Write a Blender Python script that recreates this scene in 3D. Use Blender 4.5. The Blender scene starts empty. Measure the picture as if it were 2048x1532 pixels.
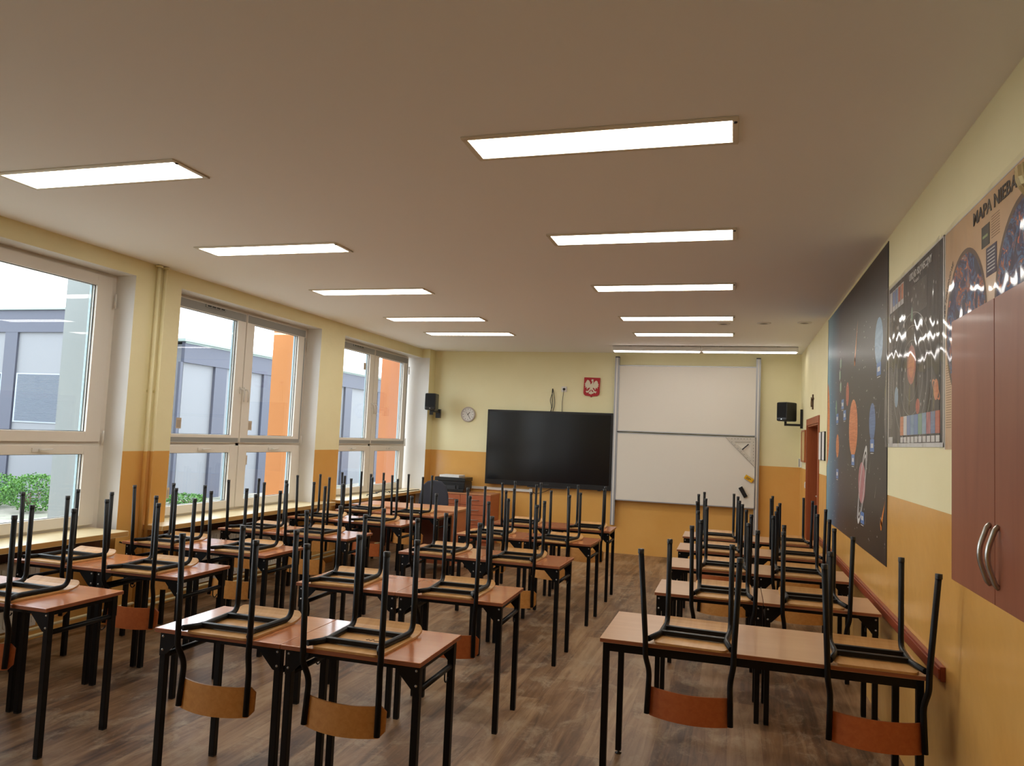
import bpy, bmesh, math, random
from mathutils import Vector, Matrix
random.seed(7)
SC = bpy.context.scene
COL = SC.collection
PI = math.pi
# ------------------------------------------------------------------ camera
YAW, PITCH, ROLL, FPX = math.radians(16.4777), math.radians(4.1213), math.radians(2.4729), 1506.98
fw = Vector((-math.sin(YAW) * math.cos(PITCH), math.cos(YAW) * math.cos(PITCH), math.sin(PITCH)))
rt = Vector((math.cos(YAW), math.sin(YAW), 0))
up = rt.cross(fw)
r2 = rt * math.cos(ROLL) + up * math.sin(ROLL)
u2 = -rt * math.sin(ROLL) + up * math.cos(ROLL)
cam_d = bpy.data.cameras.new('camera')
cam = bpy.data.objects.new('camera', cam_d)
COL.objects.link(cam)
M = Matrix.Identity(4)
for i in range(3):
    M[i][0], M[i][1], M[i][2] = r2[i], u2[i], -fw[i]
M[0][3], M[1][3], M[2][3] = 0, 0, 1.6505
cam.matrix_world = M
cam_d.sensor_width = 36
cam_d.lens = FPX / 2048 * 36
cam_d.clip_end = 200
SC.camera = cam
# ------------------------------------------------------------------ world, light, exposure
EXPOSURE = 1.2
SKY = 2.7
LAMP = 6.3
w = bpy.data.worlds.new('overcast_sky')
SC.world = w
w.use_nodes = True
bgn = w.node_tree.nodes['Background']
bgn.inputs[0].default_value = (0.86, 0.94, 1.0, 1)
bgn.inputs[1].default_value = SKY
SC.view_settings.view_transform = 'Standard'
SC.view_settings.look = 'None'
SC.view_settings.exposure = EXPOSURE
SC.view_settings.gamma = 1
SC.view_settings.use_curve_mapping = False
SC.cycles.max_bounces = 10
SC.cycles.diffuse_bounces = 5
SC.cycles.transparent_max_bounces = 16
SC.cycles.sample_clamp_indirect = 6
SC.cycles.use_denoising = True
for yc in (.815, 3.845, 6.815, 9.815):            # sky portals in the window openings, the added one too (sampling only)
    ld = bpy.data.lights.new('sky_portal', 'AREA')
    ld.shape = 'RECTANGLE'; ld.size = 2.3; ld.size_y = 2.0
    ld.cycles.is_portal = True
    lo = bpy.data.objects.new('sky_portal', ld)
    lo.location = (-5.13, yc, 1.83)
    lo.rotation_euler = (0, -PI / 2, 0)
    lo.rotation_euler = Vector((1, 0, 0)).to_track_quat('-Z', 'Z').to_euler()
    COL.objects.link(lo)

# ------------------------------------------------------------------ materials
def s2l(c):
    return tuple(((x / 255) / 12.92 if x / 255 <= .04045 else ((x / 255 + .055) / 1.055) ** 2.4) for x in c)

def mat(name, rgb, rough=.6, metal=0, spec=.5, coat=0, coat_rough=.1):
    m = bpy.data.materials.new(name); m.use_nodes = True
    b = m.node_tree.nodes['Principled BSDF']
    b.inputs['Base Color'].default_value = (*s2l(rgb), 1)
    b.inputs['Roughness'].default_value = rough
    b.inputs['Metallic'].default_value = metal
    b.inputs['Specular IOR Level'].default_value = spec
    b.inputs['Coat Weight'].default_value = coat
    b.inputs['Coat Roughness'].default_value = coat_rough
    return m

class NT:
    def __init__(s, m): s.t = m.node_tree; s.b = s.t.nodes['Principled BSDF']
    def n(s, ty, **kw):
        x = s.t.nodes.new(ty)
        for k, v in kw.items():
            if k.startswith('i_'): x.inputs[k[2:].replace('_', ' ')].default_value = v
            elif k[0] == 'I': x.inputs[int(k[1:])].default_value = v
            else: setattr(x, k, v)
        return x
    def l(s, a, b): s.t.links.new(a, b)
    def ramp(s, fac, stops, interp='LINEAR'):
        r = s.n('ShaderNodeValToRGB'); r.color_ramp.interpolation = interp
        e = r.color_ramp.elements
        while len(e) < len(stops): e.new(.5)
        for el, (p, c) in zip(e, stops): el.position = p; el.color = (*s2l(c), 1)
        s.l(fac, r.inputs[0]); return r.outputs[0]
    def coords(s, kind='Object', scale=(1, 1, 1), rot=(0, 0, 0)):
        tc = s.n('ShaderNodeTexCoord'); mp = s.n('ShaderNodeMapping')
        mp.inputs['Scale'].default_value = scale; mp.inputs['Rotation'].default_value = rot
        s.l(tc.outputs[kind], mp.inputs[0]); return mp.outputs[0]
    def noise(s, vec, scale, detail=4, rough=.5, dist=0):
        x = s.n('ShaderNodeTexNoise'); x.inputs['Scale'].default_value = scale; x.inputs['Detail'].default_value = detail
        x.inputs['Roughness'].default_value = rough; x.inputs['Distortion'].default_value = dist
        s.l(vec, x.inputs['Vector']); return x.outputs['Fac']
    def bump(s, h, strength, dist=.01):
        x = s.n('ShaderNodeBump'); x.inputs['Strength'].default_value = strength; x.inputs['Distance'].default_value = dist
        s.l(h, x.inputs['Height']); s.l(x.outputs[0], s.b.inputs['Normal'])
    def mix(s, f, a, b, blend='MIX'):
        x = s.n('ShaderNodeMix'); x.data_type = 'RGBA'; x.blend_type = blend
        for k, v in ((0, f), (6, a), (7, b)):
            if hasattr(v, 'is_linked') or hasattr(v, 'links'): s.l(v, x.inputs[k])
            else: x.inputs[k].default_value = v if k == 0 else (*s2l(v), 1)
        return x.outputs[2]

def wood(name, c1, c2, rough=.4, grain=(2, 60, 2), coat=0, spec=.5, var=0):
    m = mat(name, c1, rough, coat=coat, spec=spec); t = NT(m)
    v = t.coords('Object', grain)
    f = t.noise(v, 1.0, 5, .6, .6)
    col = t.ramp(f, [(.3, c1), (.7, c2)])
    if var:
        oi = t.n('ShaderNodeObjectInfo'); hs = t.n('ShaderNodeHueSaturation')
        mr = t.n('ShaderNodeMapRange'); mr.inputs[3].default_value = 1 - var; mr.inputs[4].default_value = 1 + var
        t.l(oi.outputs['Random'], mr.inputs[0]); t.l(mr.outputs[0], hs.inputs['Value']); t.l(col, hs.inputs['Color'])
        col = hs.outputs[0]
    t.l(col, t.b.inputs['Base Color'])
    return m

def emis(name, rgb, strength):
    m = bpy.data.materials.new(name); m.use_nodes = True
    b = m.node_tree.nodes['Principled BSDF']
    b.inputs['Base Color'].default_value = (.9, .9, .88, 1)
    b.inputs['Emission Color'].default_value = (*s2l(rgb), 1)
    b.inputs['Emission Strength'].default_value = strength
    return m

ZB = 1.40
UPPER = (236, 227, 184)
LOWER = (222, 172, 100)
def wall_paint():
    m = mat('two_tone_wall_paint', UPPER, .55); t = NT(m)
    g = t.n('ShaderNodeNewGeometry'); sp = t.n('ShaderNodeSeparateXYZ'); t.l(g.outputs['Position'], sp.inputs[0])
    cmp_ = t.n('ShaderNodeMath'); cmp_.operation = 'LESS_THAN'; cmp_.inputs[1].default_value = ZB
    t.l(sp.outputs[2], cmp_.inputs[0])
    nz = t.noise(g.outputs['Position'], 1.6, 3)
    cu = t.ramp(nz, [(.3, (234, 225, 180)), (.7, (240, 232, 190))])
    cl = t.ramp(nz, [(.3, (218, 164, 86)), (.7, (226, 174, 98))])
    t.l(t.mix(cmp_.outputs[0], cu, cl), t.b.inputs['Base Color'])
    mr = t.n('ShaderNodeMapRange'); mr.inputs[3].default_value = .6; mr.inputs[4].default_value = .24
    t.l(cmp_.outputs[0], mr.inputs[0]); t.l(mr.outputs[0], t.b.inputs['Roughness'])
    h = t.noise(g.outputs['Position'], 5, 3); t.bump(h, .25, .02)
    return m

WALL = wall_paint()
CEIL = mat('ceiling_paint', (246, 245, 245), .8)
REVEAL = mat('white_reveal_paint', (226, 224, 220), .6)
PVC = mat('white_window_plastic', (228, 222, 212), .35)
FILM = mat('grey_protective_film_on_frame', (150, 150, 146), .5)
SPACER = mat('pale_blue_glazing_spacer', (170, 196, 206), .4)
GASKET = mat('black_rubber', (28, 28, 28), .6)
WHITE = mat('white_plastic', (225, 222, 216), .4)
BLACKM = mat('black_painted_steel', (8, 8, 9), .42, spec=.28)
NUT = mat('zinc_bolt', (190, 190, 188), .35, 1)
CHROME = mat('brushed_chrome', (190, 188, 182), .28, 1)
ALU = mat('aluminium_profile', (176, 178, 182), .4, .7)
BLACKP = mat('black_plastic', (16, 16, 17), .4)
GREYP = mat('dark_grey_plastic', (48, 48, 50), .5)
TOPM = wood('brown_beech_laminate_desktop', (178, 104, 60), (192, 120, 74), .24, (1.5, 14, 2), coat=.45, spec=.35, var=.05)
TOPR = wood('tan_beech_laminate_desktop', (186, 142, 104), (196, 154, 116), .3, (1.5, 14, 2), coat=.2, var=.04)
EDGE = mat('brown_desktop_edge_band', (150, 88, 58), .4)
SEAT = wood('beech_plywood_seat', (186, 136, 78), (204, 156, 96), .4, (26, 3, 3), var=.07)
BACKB = wood('beech_plywood_backrest', (190, 128, 62), (206, 146, 78), .4, (40, 3, 40), var=.06)
BACKR = wood('reddish_plywood_backrest', (168, 86, 40), (182, 100, 50), .4, (40, 3, 40), var=.05)
BEECHF = wood('calvados_furniture_board', (176, 96, 62), (190, 112, 76), .38, (3, 3, 14), coat=.1)
BEECHT = wood('calvados_board_top', (186, 124, 84), (200, 140, 98), .35, (3, 20, 3), coat=.1)
CABM = wood('reddish_brown_cabinet_board', (146, 82, 56), (160, 95, 67), .42, (40, 14, 1.6), coat=.1)
RAILM = wood('dark_red_wood_rail', (128, 52, 32), (150, 70, 44), .35, (20, 1.5, 20))
DOORM = wood('door_wood', (150, 72, 36), (172, 92, 50), .4, (20, 20, 1.5))
DOORD = wood('dark_door_leaf_wood', (88, 34, 18), (100, 42, 24), .4, (20, 20, 1.5))
SILLM = wood('pale_yellow_stone_sill', (222, 204, 160), (234, 218, 178), .3, (6, 6, 6))
SILLE = mat('ochre_sill_edge', (196, 150, 84), .5)
RADM = mat('radiator_white_enamel', (222, 216, 204), .4)
PIPEM = mat('cream_pipe_paint', (214, 196, 150), .5)
FABRIC = mat('charcoal_fabric', (62, 64, 74), .9)
WB = mat('whiteboard_enamel', (226, 220, 208), .3)
PAPER = mat('white_paper', (226, 224, 220), .7)
CORK = mat('cork_board', (200, 170, 116), .8)
RED = mat('red_shield', (176, 20, 32), .45)
EAGLE = mat('white_eagle', (226, 214, 190), .5)
INK = mat('dark_print', (36, 30, 34), .5)
LAMPM = emis('lit_lamp_diffuser', (255, 250, 240), LAMP)
STRIPM = emis('lit_board_lamp_strip', (255, 248, 244), 4.0)
LAMPF = mat('lamp_frame_enamel', (222, 214, 196), .45)

def screen_mat():
    m = mat('dark_screen_glass', (16, 17, 19), .16, spec=.5); return m
SCREEN = screen_mat()

def glass_mat():
    m = bpy.data.materials.new('window_glass'); m.use_nodes = True
    nt = m.node_tree; nt.nodes.clear()
    o = nt.nodes.new('ShaderNodeOutputMaterial'); mx = nt.nodes.new('ShaderNodeMixShader')
    tr = nt.nodes.new('ShaderNodeBsdfTransparent'); gl = nt.nodes.new('ShaderNodeBsdfGlossy')
    tr.inputs[0].default_value = (.955, .965, .97, 1); gl.inputs['Roughness'].default_value = 0.0
    fr = nt.nodes.new('ShaderNodeFresnel'); ge = nt.nodes.new('ShaderNodeNewGeometry')
    mr = nt.nodes.new('ShaderNodeMapRange'); mr.inputs[3].default_value = 1.33; mr.inputs[4].default_value = 1 / 1.33
    nt.links.new(ge.outputs['Backfacing'], mr.inputs[0]); nt.links.new(mr.outputs[0], fr.inputs[0])
    nt.links.new(fr.outputs[0], mx.inputs[0]); nt.links.new(tr.outputs[0], mx.inputs[1]); nt.links.new(gl.outputs[0], mx.inputs[2])
    nt.links.new(mx.outputs[0], o.inputs[0]); return m
GLASS = glass_mat()

def floor_mat():
    m = mat('worn_wood_look_vinyl', (120, 90, 66), .4); t = NT(m)
    tc = t.n('ShaderNodeTexCoord'); mp = t.n('ShaderNodeMapping'); mp.inputs['Rotation'].default_value = (0, 0, PI / 2)
    t.l(tc.outputs['Object'], mp.inputs[0])
    br = t.n('ShaderNodeTexBrick'); br.offset = .37; br.inputs['Scale'].default_value = 1
    br.inputs['Brick Width'].default_value = 1.2; br.inputs['Row Height'].default_value = .19
    br.inputs['Mortar Size'].default_value = .0012; br.inputs['Color1'].default_value = (.15, .15, .15, 1)
    br.inputs['Color2'].default_value = (.85, .85, .85, 1); br.inputs['Mortar'].default_value = (.1, .1, .1, 1)
    t.l(mp.outputs[0], br.inputs[0])
    grain = t.noise(t.coords('Object', (14, 1.1, 1)), 1.0, 8, .62, 1.2)
    blot = t.noise(t.coords('Object', (1.2, .45, 1)), 1.3, 4, .55, .8)
    add = t.n('ShaderNodeMath', operation='MULTIPLY_ADD'); add.inputs[1].default_value = .3
    t.l(br.outputs[0], add.inputs[0]); t.l(grain, add.inputs[2])
    a1 = t.n('ShaderNodeMath', operation='MULTIPLY_ADD'); a1.inputs[1].default_value = .8
    t.l(blot, a1.inputs[0]); t.l(add.outputs[0], a1.inputs[2])
    a2 = t.n('ShaderNodeMath', operation='MULTIPLY'); a2.inputs[1].default_value = .5; t.l(a1.outputs[0], a2.inputs[0])
    col = t.ramp(a2.outputs[0], [(.40, (70, 46, 29)), (.49, (108, 77, 50)), (.56, (132, 99, 68)), (.66, (158, 127, 94))])
    # worn, paler scuffs in the aisles
    wear = t.noise(t.coords('Object', (3.4, 2.0, 1)), 1.7, 12, .78, .6)
    wr = t.n('ShaderNodeMapRange'); wr.inputs[1].default_value = .50; wr.inputs[2].default_value = .66; wr.inputs[4].default_value = .7
    t.l(wear, wr.inputs[0])
    col = t.mix(wr.outputs[0], col, (170, 150, 122))
    t.l(col, t.b.inputs['Base Color'])
    rr = t.n('ShaderNodeMapRange'); rr.inputs[3].default_value = .28; rr.inputs[4].default_value = .55
    t.l(wear, rr.inputs[0]); t.l(rr.outputs[0], t.b.inputs['Roughness'])
    t.bump(grain, .12, .004)
    return m
FLOORM = floor_mat()

# ------------------------------------------------------------------ mesh helpers
class MB:
    def __init__(s): s.v = []; s.f = []; s.m = []; s.sm = []
    def add(s, vs, fs, mi=0, smooth=False):
        o = len(s.v); s.v += [tuple(x) for x in vs]
        for k, f in enumerate(fs):
            s.f.append([o + i for i in f]); s.m.append(mi[k] if isinstance(mi, (list, tuple)) else mi); s.sm.append(smooth)
        return s
    def box(s, x0, x1, y0, y1, z0, z1, mi=0, T=None):
        vs = [Vector((x, y, z)) for z in (z0, z1) for y in (y0, y1) for x in (x0, x1)]
        if T: vs = [T @ v for v in vs]
        return s.add(vs, [(0, 2, 3, 1), (4, 5, 7, 6), (0, 1, 5, 4), (2, 6, 7, 3), (0, 4, 6, 2), (1, 3, 7, 5)], mi)
    # faces order: bottom, top, -y, +y, -x, +x
    def prism(s, pts, y0, y1, mi=0, T=None, axis='y'):
        n = len(pts)
        def P(a, b, c):
            return {'y': (a, c, b), 'x': (c, a, b), 'z': (a, b, c)}[axis]
        vs = [Vector(P(a, b, y0)) for a, b in pts] + [Vector(P(a, b, y1)) for a, b in pts]
        if T: vs = [T @ v for v in vs]
        return s.add(vs, [tuple(range(n)), tuple(range(2 * n - 1, n - 1, -1))] + [(i, i + n, (i + 1) % n + n, (i + 1) % n) for i in range(n)], mi)
    def tube(s, path, r, seg=10, mi=0, smooth=True, sq=None, caps=True):
        P = [Vector(p) for p in path]; n = len(P); rings = []
        t0 = (P[1] - P[0]).normalized()
        a = Vector((0, 0, 1)) if abs(t0.z) < .9 else Vector((1, 0, 0))
        u = t0.cross(a).normalized(); 
        for i in range(n):
            if i == 0: t = P[1] - P[0]
            elif i == n - 1: t = P[-1] - P[-2]
            else: t = (P[i] - P[i - 1]).normalized() + (P[i + 1] - P[i]).normalized()
            t.normalize(); u = (u - t * u.dot(t)).normalized(); v = t.cross(u)
            ring = []
            for k in range(seg):
                an = 2 * PI * k / seg + (PI / 4 if seg == 4 else 0)
                ring.append(P[i] + (u * math.cos(an) + v * math.sin(an)) * r)
            rings.append(ring)
        vs = [x for ring in rings for x in ring]; fs = []
        for i in range(n - 1):
            for k in range(seg):
                fs.append((i * seg + k, i * seg + (k + 1) % seg, (i + 1) * seg + (k + 1) % seg, (i + 1) * seg + k))
        s.add(vs, fs, mi, smooth)
        if caps:
            s.add(rings[0], [tuple(range(seg - 1, -1, -1))], mi); s.add(rings[-1], [tuple(range(seg))], mi)
        return s
    def lathe(s, prof, c=(0, 0, 0), seg=24, mi=0, T=None, smooth=True):
        vs = []; fs = []; n = len(prof)
        for k in range(seg):
            a = 2 * PI * k / seg
            for r, z in prof:
                v = Vector((c[0] + r * math.cos(a), c[1] + r * math.sin(a), c[2] + z)); vs.append(T @ v if T else v)
        for k in range(seg):
            for i in range(n - 1):
                fs.append((k * n + i, ((k + 1) % seg) * n + i, ((k + 1) % seg) * n + i + 1, k * n + i + 1))
        return s.add(vs, fs, mi, smooth)
    def build(s, name, mats, parent=None, bevel=0, loc=None):
        me = bpy.data.meshes.new(name); me.from_pydata(s.v, [], s.f)
        mats = mats if isinstance(mats, (list, tuple)) else [mats]
        for m in mats: me.materials.append(m)
        for p, mi, sm in zip(me.polygons, s.m, s.sm): p.material_index = mi; p.use_smooth = sm
        bm = bmesh.new(); bm.from_mesh(me)
        bmesh.ops.remove_doubles(bm, verts=bm.verts, dist=1e-6)
        bmesh.ops.recalc_face_normals(bm, faces=bm.faces)
        if bevel:
            ed = [e for e in bm.edges if len(e.link_faces) == 2 and e.calc_face_angle(0) > .6]
            bmesh.ops.bevel(bm, geom=ed, offset=bevel, segments=2, affect='EDGES', profile=.6)
        bm.to_mesh(me); bm.free()
        o = bpy.data.objects.new(name, me); COL.objects.link(o)
        if parent: o.parent = parent
        if loc: o.location = loc
        return o

def fillet(path, rs, n=6):
    P = [Vector(p) for p in path]; out = [P[0]]
    for i in range(1, len(P) - 1):
        r = rs[i - 1] if isinstance(rs, (list, tuple)) else rs
        a = (P[i - 1] - P[i]); b = (P[i + 1] - P[i]); d = min(r, a.length * .49, b.length * .49)
        A = P[i] + a.normalized() * d; B = P[i] + b.normalized() * d
        for k in range(n + 1):
            t = k / n; out.append((1 - t) ** 2 * A + 2 * t * (1 - t) * P[i] + t * t * B)
    out.append(P[-1]); return out

def empty(name, loc=(0, 0, 0), rz=0, label=None, cat=None, group=None):
    o = bpy.data.objects.new(name, None); COL.objects.link(o)
    o.empty_display_size = .1
    o.location = loc; o.rotation_euler = (0, 0, rz)
    if label: o['label'] = label
    if cat: o['category'] = cat
    if group: o['group'] = group
    return o
def tag(o, label=None, cat=None, group=None, kind=None):
    for k, v in (('label', label), ('category', cat), ('group', group), ('kind', kind)):
        if v: o[k] = v
    return o
def S(o, label, cat='room part'): return tag(o, label, cat, kind='structure')
def copy_tree(o, parent=None):
    c = o.copy(); COL.objects.link(c); c.parent = parent
    for ch in list(o.children): copy_tree(ch, c)
    return c
def text_mesh(txt, size, name, material, parent=None, M=None, extrude=.0008, align='LEFT', sx=1, shear=0, bold=0, width=0):
    cu = bpy.data.curves.new(name, 'FONT'); cu.body = txt; cu.size = size; cu.extrude = extrude; cu.align_x = align; cu.shear = shear
    cu.offset = bold; cu.resolution_u = 2
    t = bpy.data.objects.new('tmp', cu); COL.objects.link(t)
    dg = bpy.context.evaluated_depsgraph_get()
    me = bpy.data.meshes.new_from_object(t.evaluated_get(dg)); me.name = name
    bpy.data.objects.remove(t); bpy.data.curves.remove(cu)
    if width:
        xs_ = [v.co.x for v in me.vertices]; sx = width / (max(xs_) - min(xs_))
    me.transform(Matrix.Diagonal((sx, 1, 1, 1)))
    if M: me.transform(M)
    me.materials.clear(); me.materials.append(material)
    o = bpy.data.objects.new(name, me); COL.objects.link(o)
    if parent: o.parent = parent
    return o

XR, XL, XO, YB, YF, H = .91, -4.80, -5.12, 11.365, -1.6, 3.0
# ------------------------------------------------------------------ room shell
b = MB(); b.box(XO, 1.4, YF - .2, YB + .2, -.12, 0)
S(b.build('floor', FLOORM), 'brown wood-look vinyl floor, worn pale in the aisles', 'floor')
b = MB(); b.box(XO, 1.4, YF - .2, YB + .2, H, H + .15)
S(b.build('ceiling', CEIL), 'plain ceiling with two rows of flush lamps', 'ceiling')
b = MB(); b.box(XO, 1.4, YB, YB + .2, 0, H)
S(b.build('wall_back', WALL), 'front wall of the classroom, pale yellow over orange, behind the screen and whiteboard', 'wall')
b = MB(); b.box(XO, 1.4, YF - .2, YF, 0, H)
S(b.build('wall_front', WALL), 'wall behind the viewer', 'wall')
DY0, DY1, DZ = 8.98, 10.30, 1.96
b = MB(); b.box(XR, XR + .3, YF, DY0, 0, H); b.box(XR, XR + .3, DY1, YB, 0, H); b.box(XR, XR + .3, DY0, DY1, DZ, H)
b.box(XR + .28, XR + .3, DY0, DY1, 0, DZ)
S(b.build('wall_right', WALL), 'right wall, pale yellow over glossy orange, carrying the posters and the door', 'wall')
# left wall: piers, lintel and spandrels with white reveals
WINS = [(2.63, 5.06), (5.60, 8.03), (8.60, 11.12)]
ZS, ZL = .735, 2.86
b = MB()
piers = [(YF, -.40), (2.03, 2.63), (5.06, 5.60), (8.03, 8.60), (11.12, YB)]
for y0, y1 in piers:
    b.box(XO, XL, y0, y1, 0, ZS, 0); b.box(XO, XL, y0, y1, ZS, ZL, [0, 0, 1, 1, 0, 0]); b.box(XO, XL, y0, y1, ZL, H, 0)
for y0, y1 in [(-.40, 2.03)] + WINS:
    b.box(XO, XL, y0, y1, ZL, H, [1, 0, 0, 0, 0, 0]); b.box(XO, XL - .17, y0, y1, 0, ZS, 0)
b.box(XL, -4.672, 11.12, YB, 0, ZL, [0, 0, 1, 0, 0, 0]); b.box(XL, -4.672, 11.12, YB, ZL, H, 0)
S(b.build('wall_left', [WALL, REVEAL]), 'window wall with yellow and orange piers and white reveals', 'wall')

# ------------------------------------------------------------------ windows
def window(n, y0, y1, stickers):
    xf, xb = -5.0, -5.075
    root = empty('window_%d' % n, (xf, (y0 + y1) / 2, ZS))
    names = {4: 'added unseen white plastic window behind the viewer, for more daylight',
             1: 'nearest white plastic window, cut off by the left edge of the photo', 2: 'middle white plastic window beside the pipes, orange fin outside',
             3: 'farthest white plastic window next to the front wall'}
    tag(root, names[n], 'window', kind='structure')
    oy, oz = (y0 + y1) / 2, ZS
    def L(y): return y - oy
    def Z(z): return z - oz
    ym = (y0 + y1) / 2
    bm = MB()
    fwid = .085
    bm.box(xb - xf, 0, L(y0), L(y0 + fwid), 0, Z(ZL)); bm.box(xb - xf, 0, L(y1 - fwid), L(y1), 0, Z(ZL))
    bm.box(xb - xf, 0, L(y0 + fwid), L(y1 - fwid), 0, Z(.815)); 
    bm.box(xb - xf, 0, L(y0 + fwid), L(y1 - fwid), Z(2.805), Z(ZL))
    bm.box(xb - xf, 0, L(y0 + fwid), L(y1 - fwid), Z(1.435), Z(1.475))
    bm.box(xb - xf, 0, L(ym - .025), L(ym + .025), Z(.815), Z(2.805))
    bm.build('window_frame', PVC, root)
    for side in (0, 1):
        a0, a1 = (y0 + .06, ym - .006) if side == 0 else (ym + .006, y1 - .06)
        for z0, z1, low in ((.80, 1.44, 1), (1.47, 2.83, 0)):
            sw = .115 if side == 0 else .115
            bw = .135
            s = MB(); x0, x1 = -.045, .022
            gy0, gy1 = a0 + bw + (.015 if side == 0 else 0), a1 - bw - (.015 if side == 1 else 0)
            gz0, gz1 = (z0 + .08, z1 - .07) if low else (z0 + .08, z1 - .09)
            s.box(x0, x1, L(a0), L(gy0), Z(z0), Z(z1)); s.box(x0, x1, L(gy1), L(a1), Z(z0), Z(z1))
            s.box(x0, x1, L(gy0), L(gy1), Z(z0), Z(gz0)); s.box(x0, x1, L(gy0), L(gy1), Z(gz1), Z(z1))
            so = s.build('sash', PVC, root, bevel=.004)
            g = MB(); e = .014
            g.box(-.004, .0, L(gy0), L(gy0 + e), Z(gz0), Z(gz1)); g.box(-.004, .0, L(gy1 - .005), L(gy1), Z(gz0), Z(gz1))
            g.box(-.004, .0, L(gy0), L(gy1), Z(gz0), Z(gz0 + .004)); g.box(-.004, 0, L(gy0), L(gy1), Z(gz1 - .004), Z(gz1))
            g.build('glazing_gasket', GASKET, so)
            g = MB()
            for q, (xa_, xb_) in enumerate(((-.034, -.027), (-.044, -.037))):
                g.box(xa_, xb_, L(gy1 - .010), L(gy1), Z(gz0), Z(gz1))
            g.build('glazing_spacer', SPACER, so)
            p = MB(); p.box(-.026, -.006, L(gy0), L(gy1), Z(gz0), Z(gz1)); p.build('pane', GLASS, so)
            # handle
            hb = MB()
            if low:
                hy = L((a0 + a1) / 2); hz = Z(z1 - .035)
                hb.box(.022, .032, hy - .05, hy + .02, hz - .014, hz + .014)
                hb.tube([(.036, hy, hz), (.05, hy + .02, hz), (.05, hy + .11, hz + .006)], .007, 8)
            else:
                hy = L(a1 - .03) if side == 0 else L(a0 + .03); hz = Z(2.02)
                hb.box(.022, .032, hy - .013, hy + .013, hz - .035, hz + .035)
                sg = 1
                hb.tube(fillet([(.03, hy, hz + .01), (.062, hy, hz + .012), (.07, hy + .012, hz - .02), (.066, hy + .012, hz - .12)], .02), .009, 8)
            hb.build('handle', WHITE, so)
            if n in (2, 3):
                f = MB()
                if not low:
                    f.box(.0221, .0226, L(a0 + .01), L(a1 - .01), Z(z1 - .085), Z(z1 - .005)); f.box(.0221, .0226, L(a0 + .01), L(a1 - .01), Z(z0 + .004), Z(z0 + .05))
                    if side: f.box(.0221, .0226, L(a1 - .03), L(a1 - .004), Z(z0 + .05), Z(z1 - .09))
                    f.build('protective_film', FILM, so)
    if n in (2, 3):
        v = MB(); v.box(.022, .034, L(y0 + .55), L(y0 + .85), Z(2.795), Z(2.822)); 
        for q in range(4): v.box(.034, .0345, L(y0 + .57 + q * .068), L(y0 + .625 + q * .068), Z(2.803), Z(2.815), 1)
        v.build('trickle_vent', [FILM, GASKET], root)
    h = MB()
    h.tube([(.026, L(y1 - .02), Z(2.70)), (.026, L(y1 - .02), Z(2.58))], .008, 8); h.tube([(.026, L(y1 - .035), Z(1.56)), (.026, L(y1 - .035), Z(1.44))], .008, 8)
    h.build('hinge', WHITE, root)
    for (y, z) in stickers:
        st = MB(); st.box(-.0055, -.0049, L(y - .035), L(y + .035), Z(z - .05), Z(z + .05)); st.box(-.0049, -.0047, L(y - .025), L(y + .025), Z(z - .04), Z(z + .03), 1)
        st.build('sticker', [mat('beige_sticker', (196, 180, 158), .6), mat('beige_sticker_print', (176, 160, 140), .6)], root)
window(4, -.40, 2.03, [])  # added unseen window, lets more daylight into the near part of the room
window(1, 2.63, 5.06, [])
window(2, 5.60, 8.03, [(5.93, 1.65), (7.02, 1.655), (6.98, 1.285), (5.84, 1.0)])
window(3, 8.60, 11.03, [(9.57, 2.56)])
for i, (y0, y1) in enumerate(((2.45, 4.98), (5.35, 8.25), (8.50, 11.36))):
    b = MB()
    yq = min(y1, 11.12)
    b.box(-4.60 - .395, -4.60, max(y0, WINS[i][0]), min(y1, WINS[i][1]), ZS, ZS + .042, [0, 0, 1, 1, 1, 1])
    if y0 < WINS[i][0]: b.box(XL + .001, -4.60, y0, WINS[i][0], ZS, ZS + .042, [0, 0, 1, 1, 1, 1])
    if y1 > WINS[i][1]: b.box(XL + .001 if i < 2 else -4.67, -4.60, WINS[i][1], y1, ZS, ZS + .042, [0, 0, 1, 1, 1, 1])
    S(b.build('trim_%d' % (i + 1), [SILLM, SILLE], bevel=.004), ['pale stone sill under the nearest window', 'pale stone sill under the middle window', 'pale stone sill under the farthest window'][i], 'window sill')
    b = MB(); b.box(-4.968, -4.93, WINS[i][0] + .02, WINS[i][1] - .02, .56, ZS - .002)  # dark brown strip on the niche wall just under the sill
    S(b.build('trim_%d' % (i + 4), mat('dark_brown_under_sill', (92, 62, 40), .7)), ['dark strip below the sill of the nearest window', 'dark strip below the sill of the middle window', 'dark strip below the sill of the farthest window'][i], 'panel')

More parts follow.
